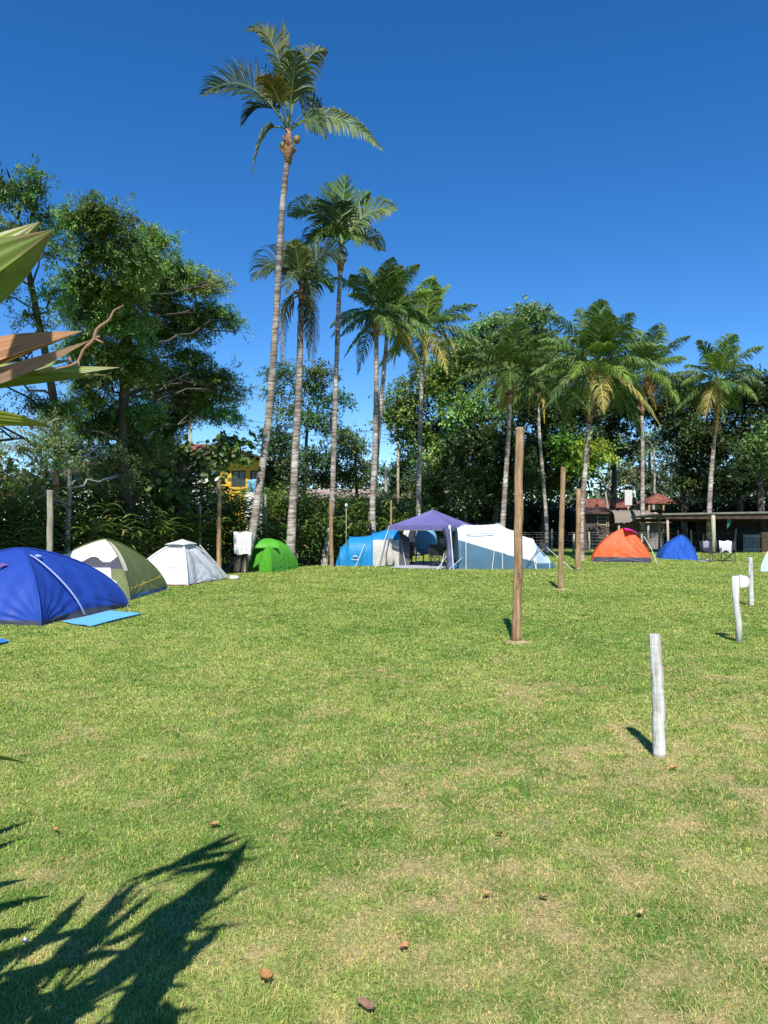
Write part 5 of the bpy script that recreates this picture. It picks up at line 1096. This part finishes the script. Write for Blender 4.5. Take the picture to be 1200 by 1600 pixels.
q = P(982, 776, 60); m = MB(); m.box(q.x - .3, q.x + .3, q.y, q.y + .06, q.z - .7, q.z + .55, ); m.tube([(q.x, q.y + .1, 0), (q.x, q.y + .1, q.z - .6)], .05, 6); tag(obj('white_board', m, M['white'], None, origin=Vector((q.x, q.y, 0))), 'small white board above the thatched hut', 'board')
D = 46.5; x0, x1 = P(958, 0, D).x, P(1008, 0, D).x; t = thing('thatched_hut', 'small hut with a rounded grey thatched roof behind the orange tent', 'hut', ((x0 + x1) / 2, D, 0))
m = MB(); rows = []
zt_, ze_ = P(600, 793, D).z, P(600, 812, D).z; g = np.random.default_rng(8)
for a in np.linspace(0, math.pi, 13): rows.append([(x, D + 1.2 - 1.7 * math.cos(a), ze_ - .15 + (zt_ - ze_) * math.sin(a) ** .8 + (g.normal() * .04)) for x in np.linspace(x0 - .2, x1 + .2, 18)])
m.grid(np.array(rows)); obj('thatched_roof', m, M['thatch'], t, True)
m = MB(); V = [(x0 - .05, D + 1.2 - 1.6, ze_ - .1), (x0 - .05, D + 1.2 + 1.6, ze_ - .1), (x0 - .05, D + 1.2, zt_ - .1)]; m.add(V, T=[(0, 1, 2)]); V = [(x1 + .05, a, b) for _, a, b in V]; m.add(V, T=[(0, 2, 1)]); obj('gable', m, M['dark_roof'], t)
m = MB(); m.box(x0 + .3, x1 - .1, D + .6, D + 2.3, 0, ze_ - .16); obj('wall', m, basic('bamboo_wall', (.20, .16, .11), .9, .3, 8, .5, 20, (6, 6, .5)), t)
for a in (x0 + .1, x1 - .1):
    m = MB(); m.tube([(a, D - .3, 0), (a, D - .3, ze_)], .07, 7); obj('pillar', m, M['old_post'], t, True)
D = 46; x0, x1 = P(1010, 0, D).x, P(1032, 0, D).x; t = thing('straw_shelter', 'pale straw roofed shelter right beside the thatched hut', 'shelter', ((x0 + x1) / 2, D, 0))
obj('roof', hip_roof(x0 - .6, x1 + .5, D, D + 2.5, P(600, 814, D).z, P(600, 800, D).z, .5), basic('pale_straw', (.33, .27, .17), .95, .25, 10, .7, 40), t)
m = MB(); m.box(x0 - .3, x1 + .1, D + .5, D + 2.2, 0, P(600, 813, D).z); obj('wall', m, M['white_wall'] if False else basic('dull_plaster', (.20, .20, .18), .9, .2, 3), t)
D = 47.5; x0, x1 = P(906, 0, D).x, P(956, 0, D).x; t = thing('lattice_shed', 'dark shed with pale window lattice left of the thatched hut', 'shed', ((x0 + x1) / 2, D, 0))
m = MB(); m.box(x0, x1, D, D + 3, 0, P(600, 800, D).z); obj('wall', m, basic('shed_boards', (.085, .07, .06), .9, .3, 3, .4, 10, (4, 4, .5)), t)
m = MB(); V = [(x0 - .3, D - .5, P(600, 801, D).z), (x1 + .3, D - .5, P(600, 801, D).z), (x1 + .3, D + 3.2, P(600, 796, D).z + .2), (x0 - .3, D + 3.2, P(600, 796, D).z + .2)]; V += [(a, b, c - .1) for a, b, c in V]; m.add(V, [(0, 1, 2, 3), (7, 6, 5, 4), (0, 4, 5, 1), (1, 5, 6, 2), (2, 6, 7, 3), (0, 3, 7, 4)]); obj('roof', m, M['dark_roof'], t)
for px in (938, 952):
    m = MB(); a = P(px, 0, D).x
    for py in (808, 814, 820): z = P(600, py, D).z; m.box(a - .35, a + .35, D - .05, D - .02, z - .03, z + .03)
    m.box(a - .38, a - .32, D - .07, D - .02, P(600, 823, D).z, P(600, 805, D).z); m.box(a + .32, a + .38, D - .07, D - .02, P(600, 823, D).z, P(600, 805, D).z); obj('lattice', m, M['old_post'], t)
# open shed
D = 39.0; x0, x1 = P(1030, 0, D).x, P(1290, 0, D).x; t = thing('open_shed', 'long open shed with a thin sheet roof on posts at the right', 'shed', (P(1150, 0, D).x, D, 0))
m = MB(); z0, z1 = P(1030, 802, D).z, P(1200, 799, D).z; V = [(x0, D, z0), (x1, D, z1 + .05), (x1, D + 5, z1 - .15), (x0, D + 5, z0 - .12)]; V += [(a, b, c - .09) for a, b, c in V]
m.add(V, [(0, 1, 2, 3), (7, 6, 5, 4), (0, 4, 5, 1), (1, 5, 6, 2), (2, 6, 7, 3), (0, 3, 7, 4)]); obj('roof', m, basic('grey_sheet_roof', (.17, .165, .15), .7, .2, 2), t)
m = MB(); m.box(x0 + .2, x1, D + .1, D + .2, z0 - .3, z0 - .12); m.box(x0 + .2, x1, D + 4.7, D + 4.8, z0 - .45, z0 - .26); obj('beam', m, M['dark_roof'], t)
for px, dy, r_ in ((1040, .2, .06), (1123, 0, .10), (1250, .1, .09), (1075, 4.6, .07), (1160, 4.6, .08)):
    m = MB(); a = P(px, 0, D).x if px != 1123 else G(1123, 866).x; yy = D + dy if px != 1123 else D + .05; m.tube([(a, yy, -.1), (a + .03, yy, 1.0), (a, yy, z0 - .1)], r_, 9, col=(1.25, 1.25, 1.25)); obj('post', m, M['old_post'], t, True)
m = MB(); a, b = P(1145, 0, D).x, P(1290, 0, D).x; m.box(a, b, D + 4.9, D + 5.1, 0, z0); obj('back_wall', m, basic('tarred_boards', (.035, .032, .03), .9, .3), t)
q = P(1136, 810, D + .3); m = MB(); rows = [[(q.x + u * .35 * (1 - s * .75), q.y, q.z - s * .55 + .1 * u) for u in np.linspace(0, 1, 6)] for s in np.linspace(0, 1, 8)]; m.grid(np.array(rows)); tag(obj('green_net', m, FB['green2'], None, origin=q), 'green net hanging from the open shed roof', 'net')
# brick wall, corrugated sheet
D = 40.6; x0 = P(1184, 0, D).x; t = thing('brick_wall', 'low orange brick wall at the right edge of the picture', 'wall', (x0 + 1.5, D, 0))
zt_ = P(600, 834, D).z; m = MB(); m.box(x0, x0 + 3.6, D, D + .18, 0, zt_); obj('wall', m, M['brick'], t)
m = MB(); m.box(x0 - .04, x0 + 3.64, D - .04, D + .22, zt_ + .002, zt_ + .07); obj('coping', m, basic('coping', (.50, .42, .32)), t)
x0, x1 = P(1155, 0, D).x, P(1182, 0, D).x; t = thing('sheet_panel', 'grey slatted sheet panel fixed to the fence left of the brick wall', 'panel', ((x0 + x1) / 2, D, 0))
m = MB(); zt2 = P(600, 835, D).z
for a in np.arange(x0, x1 - .03, .085): m.box(a, a + .045, D - .02, D + .0, .05, zt2)
obj('slats', m, basic('grey_slats', (.24, .25, .26), .7, .3, 3), t)
m = MB(); m.box(x0, x1, D + .002, D + .03, zt2 - .12, zt2 - .06); m.box(x0, x1, D + .002, D + .03, .15, .21); obj('rail', m, M['metal'], t)
# wire fence with posts
DF = 41.2; t = thing('wire_fence', 'wire mesh fence with wooden posts along the far side of the lawn', 'fence', (P(980, 0, DF).x, DF, 0))
xa, xb = P(745, 0, DF).x, P(1182, 0, DF).x; g = np.random.default_rng(2)
for px, py in ((740, 838), (800, 838), (858, 826), (893, 834), (917, 831), (945, 836), (972, 836), (998, 834), (1030, 833), (1055, 828), (1074, 828), (1093, 834), (1143, 826), (1112, 835)):
    z = P(px, py, DF).z; a = P(px, 0, DF).x; m = MB(); m.tube([(a, DF, -.1), (a + g.normal() * .03, DF, z * .5), (a + g.normal() * .04, DF, z)], [.06, .055, .05], 7, col=(1.15, 1.15, 1.1)); obj('post', m, M['old_post'], t, True)
m = MB()
for z in (.12, .3, .48, .66, .84, 1.0, 1.12): m.tube([(xa, DF - .07, z), ((xa + xb) / 2, DF - .07, z - .03), (xb, DF - .07, z)], .0075, 3, caps=False)
for a in np.arange(xa, xb, .22): m.tube([(a, DF - .072, .02), (a, DF - .072, 1.12)], .004, 3, caps=False)
obj('wire_mesh', m, basic('dull_wire', (.13, .13, .12), .7, .2), t)

# small palm and grey trunks at the wood edge
palm('small young palm at the edge of the wood above the violet canopy', [(728, 858), (728, 790), (727, 738)], 44, (727, 722), .10, [], 140, Rm=1.7, nfr=9, leafl=.6, tone=1.2, shaft=False)
palm('low palm with ragged fronds behind the blue and orange tents, half hidden by the pale straight palm', [(984, 860), (985, 790), (985, 742)], 58, (985, 722), .16, [], 141, Rm=2.4, nfr=9, leafl=.7, shaft=False) if False else None
for k_, (px, y0_, y1_, D, lab) in enumerate(((742, 862, 750, 45, 'thin pale bare trunk right of the young palm'), (948, 840, 768, 62, 'pale bare trunk left of the white board, over the red roof'), (1016, 860, 700, 66, 'leaning pale trunk right behind the pale straight palm'))):
    m = MB(); b = P(px, y0_, D); c = P(px + (6 if k_ == 2 else -2), y1_, D); g = np.random.default_rng(k_)
    m.tube(spline([(b.x, D, -.1), ((b.x + c.x) / 2 + .2, D, c.z * .5), c], 10), np.linspace(.13, .07, 10), 7, jit=.06, rng=g)
    t = thing('bare_trunk', lab, 'tree trunk', (b.x, D, 0)); obj('trunk', m, M['pale_bark'], t, True)
    m = MB()
    for q in range(3): e = c + Vector((g.normal() * .6, g.normal() * .3, .7 + g.random() * .5)); m.tube([c - Vector((0, 0, .1)), (c + e) / 2, e], [.05, .035, .015], 5); obj('branch', m, M['pale_bark'], t, True) if q == 2 else None

# ---------------------------------------------------------------- near plant at the left
def near_plant():
    g = np.random.default_rng(33); base = Vector((-1.55, 1.15, 0)); t = thing('ginger_plant', 'big lance leaved plant close to the camera at left, with a dry brown leaf', 'plant', base)
    stems = MB(); leaves = []
    def leaf(p0, p1, p2, wd, col, fold=.2, n=44, side=None, mat='near_leaf', vein=True, name='leaf', label=None, blunt=.75):
        tt = np.linspace(0, 1, n); path = bez(p0, p1, p2, tt); tan = np.gradient(path, axis=0); tan /= np.linalg.norm(tan, axis=1)[:, None]
        s0 = np.array(side if side is not None else (0, 0, 1.), float); sd = s0 - tan * (tan @ s0)[:, None]; sd /= np.linalg.norm(sd, axis=1)[:, None] + 1e-6; up = np.cross(sd, tan)
        pr = np.clip(np.sin(math.pi * (.05 + .94 * tt ** (.75 / blunt)) ** .75), .01, 1) * wd * .5; us = np.linspace(-1, 1, 61); tt = np.linspace(0, 1, n)
        jag = 1 + (.10 * np.sin(us * 9 + wd * 90) + .05 * np.sin(us * 23)) 
        V = path[:, None] + sd[:, None] * (pr[:, None] * us[None])[..., None] + up[:, None] * (pr[:, None] * (fold * np.abs(us)[None] * 1.4 + .02 * np.sin(us * 14)[None] + .008 * np.sin(us * 75)[None] + .05 * np.sin(tt * 9)[:, None] * us[None] + .06 * np.sin(tt * 17 + wd * 50)[:, None] * np.abs(us)[None]))[..., None]
        rib = 1 + .16 * np.sin(us * 75) + .10 * np.sin(us * 31 + 1); fl = np.where(vnoise(np.repeat(tt[:, None] * 14, 61, 1) + wd * 300, np.repeat(us[None] * 3.5, n, 0), 1.0, 7) > .72, .62, 1.0)[..., None]
        c = np.array(col)[None, None] * rib[None, :, None] * (1 + .05 * g.normal(size=(n, 61, 1))) * (.6 + .4 * fl); c[:, 29:32] = c[:, 29:32] * 1.5
        e_ = np.clip((tt[:, None] * jag[None] - .88) * 9, 0, 1)[..., None]; c = c * (1 - e_) + np.array([.27, .19, .09]) * e_
        sp_ = (np.abs(us)[None] > .93) * (g.random((n, 61)) < .35); c[sp_] = np.array([.30, .20, .08]); m = MB(); m.grid(V, np.clip(c, .01, .8)); o = obj(name, m, M[mat], t, True)
        if label: o['label'] = label
        return o
    def stem_to(p, r=.016):
        p = np.array(tuple(p)); q = base + Vector((g.normal() * .16, g.normal() * .16, -.05)); stems.tube(bez(q, (q.x * .8 + p[0] * .2, q.y * .8 + p[1] * .2, p[2] * .75), p, np.linspace(0, 1, 10)), np.linspace(r, r * .5, 10), 7, col=(.16, .24, .06))
    GR = (.22, .30, .055); OL = (.14, .19, .035)
    # leaves seen in the picture
    D = 1.85
    b = P(-260, 560, D - .2); leaf(b, P(-60, 462, D - .05), P(62, 347, D + .05), .125, (.30, .37, .075), .35, side=(-.35, -.6, 1), blunt=.42); stem_to(b)
    leaf(b, P(-60, 480, D - .05), P(82, 360, D + .02), .150, (.20, .27, .05), .3, side=(.25, -.3, 1), blunt=.42)
    b = P(-240, 620, D - .1); leaf(b, P(-40, 590, D), P(168, 586, D + .05), .056, OL, .2, side=(0, -.5, 1)); stem_to(b); leaf(b, P(40, 578, D + .1), P(186, 574, D + .15), .055, GR, .2, side=(0, .5, 1))
    leaf(b, P(30, 570, D + .1), P(112, 563, D + .1), .05, GR, .2, side=(0, .5, 1))
    leaf(P(-120, 610, D - .08), P(0, 560, D - .06), P(128, 518, D - .02), .075, (.44, .22, .11), 1.0, side=(.1, -.8, .9), mat='dry', name='dry_leaf', label='rolled dry orange brown leaf')
    leaf(P(-100, 600, D - .06), P(20, 570, D - .04), P(142, 531, D - .0), .04, (.40, .25, .17), 1.1, side=(.1, .8, .9), mat='dry', name='dry_leaf', label='narrow pinkish dry leaf sheath')
    b = P(-180, 680, D - .1); leaf(b, P(-30, 640, D), P(82, 668, D + .05), .062, (.30, .32, .045), .25, side=(.05, -.7, .8)); stem_to(b)
    b = P(-180, 1210, 1.75); leaf(b, P(-40, 1170, 1.8), P(42, 1193, 1.82), .032, (.28, .34, .08), .25, side=(0, -.6, .8)); stem_to(b)
    # the flower stalk
    m = MB(); pts = spline([P(55, 582, D - .03), P(95, 575, D - .02), P(120, 566, D), P(131, 546, D), P(146, 531, D), P(152, 514, D), P(170, 500, D), P(178, 486, D), P(193, 477, D)], 40)
    m.tube(pts, np.interp(np.linspace(0, 1, 40), [0, .4, .6, 1], [.0018, .0036, .0038, .0012]) * (1 + .25 * np.abs(np.sin(np.arange(40) * 1.9))), 7, col=(.36, .22, .14), jit=.12, rng=g)
    for k, (a, b_) in enumerate((((122, 562), (124, 573)), ((146, 528), (156, 526)), ((146, 528), (161, 536)), ((112, 568), (108, 558)))): m.tube([P(*a, D), P(*b_, D)], [.0022, .0034], 6, col=(.36, .22, .14))
    obj('dry_flower_stalk', m, M['dry'], t, True, label='bare brown dry flower stalk')
    # leaves beside and above the picture whose shadows lie on the lawn
    def sh(px, py, extra=0):
        q = G(px, py); x, y = q.x, q.y
        zz = max((x + .60 * y) / (.60 * SHK + SUN_DX * SHK * 1.0), .5) + .22 + extra
        return Vector((x - SUN_DX * SHK * zz, y - SHK * zz, zz))
    for (bp, tp, wd) in (((300, 1435), (404, 1372), .05), ((290, 1452), (386, 1443), .05), ((270, 1470), (332, 1472), .04), ((80, 1505), (216, 1372), .075), ((110, 1500), (252, 1384), .055), ((30, 1500), (136, 1393), .06),
                         ((-60, 1430), (80, 1398), .07), ((-80, 1400), (44, 1372), .05), ((-90, 1330), (60, 1278), .05), ((-80, 1350), (48, 1305), .04), ((150, 1600), (322, 1575), .07), ((190, 1540), (300, 1540), .05),
                         ((120, 1560), (350, 1400), .10), ((60, 1600), (335, 1425), .12), ((200, 1620), (290, 1440), .12), ((0, 1520), (230, 1480), .11), ((-40, 1500), (170, 1440), .10), ((20, 1620), (220, 1530), .12), ((-60, 1560), (130, 1500), .13),
                         ((-40, 1640), (160, 1570), .13), ((60, 1680), (250, 1580), .12), ((-80, 1480), (60, 1450), .08), ((160, 1480), (330, 1390), .10), ((-100, 1600), (40, 1540), .13), ((-20, 1470), (110, 1420), .05), ((30, 1560), (160, 1545), .12), ((230, 1490), (390, 1308), .13), ((215, 1450), (372, 1340), .13), ((180, 1500), (330, 1400), .12), ((170, 1520), (365, 1345), .12), ((120, 1540), (320, 1420), .12), ((200, 1560), (350, 1440), .11), ((100, 1640), (240, 1560), .14), ((0, 1700), (120, 1590), .14), ((-60, 1640), (60, 1520), .14), ((200, 1660), (260, 1560), .12), ((30, 1540), (150, 1450), .10), ((-100, 1540), (30, 1490), .12)):
        p0, p2 = sh(*bp), sh(*tp); mid = (p0 + p2) / 2 + Vector((0, 0, .04 * (p2 - p0).length)); L = (p2 - p0).length
        leaf(p0, mid, p2, wd * (1.7), np.array(GR) * (.8 + .4 * g.random()), .18, side=(-(p2 - p0).y, (p2 - p0).x, .15 * L)); stem_to(p0, .013)
    obj('stems', stems, M['near_leaf'], t, True).name = 'stem'
near_plant()

# ---------------------------------------------------------------- fallen leaves and litter
gl = 'dry leaves lying on the lawn'
LV = [((415, 1534), .055, (.42, .22, .09), 'largest orange brown dry leaf on the grass, right of the plant shadow'), ((571, 1580), .06, (.26, .16, .11), 'crumpled dark brown leaf at the bottom edge of the lawn'), ((632, 1487), .035, (.52, .28, .14), 'oval orange leaf above the crumpled dark brown leaf'),
      ((760, 1405), .025, (.5, .32, .14), 'small tan leaf in the middle of the near lawn'), ((1052, 1204), .04, (.55, .30, .12), 'orange leaf beside the foot of the nearest white post'), ((335, 1294), .045, (.36, .22, .1), 'brown leaf just above the tip of the plant shadow'),
      ((87, 1303), .028, (.5, .27, .12), 'orange leaf at left above the plant shadow'), ((850, 1408), .03, (.42, .26, .16), 'dull brown leaf right of the small tan leaf'), ((780, 1308), .028, (.2, .11, .05), 'dark curled leaf below the nearest wooden pole'), ((1000, 1435), .03, (.5, .36, .2), 'pale leaf at lower right of the lawn'), ((40, 1480), .03, (.66, .60, .55), 'pale whitish leaf lying inside the plant shadow')]
for k_, (px, L, c, lab) in enumerate(LV):
    q = G(*px); g = np.random.default_rng(k_ + 60); az = g.random() * 6.28; h = np.array([math.cos(az), math.sin(az), 0]); s_ = np.array([-h[1], h[0], 0]); m = MB(); rows = []
    for u in np.linspace(-1, 1, 9):
        L_ = L * .62; w_ = L_ * .5 * math.sqrt(max(0, 1 - u * u)) ** .8 * (1 + .2 * g.normal()) + .001; rows.append([tuple(np.array(q) + h * u * L_ + s_ * w_ * v_ + np.array([0, 0, .017 + .005 * u * u + .010 * v_ * v_ + .003 * g.normal()])) for v_ in (-1, -.5, 0, .5, 1)])
    V = np.array(rows); m.grid(V, np.clip(np.array(c) * (1 + .18 * g.normal(size=V.shape[:2] + (1,))), .02, .9)); tag(obj('fallen_leaf', m, M['dry'], None, True, origin=q), lab, 'leaf', gl)
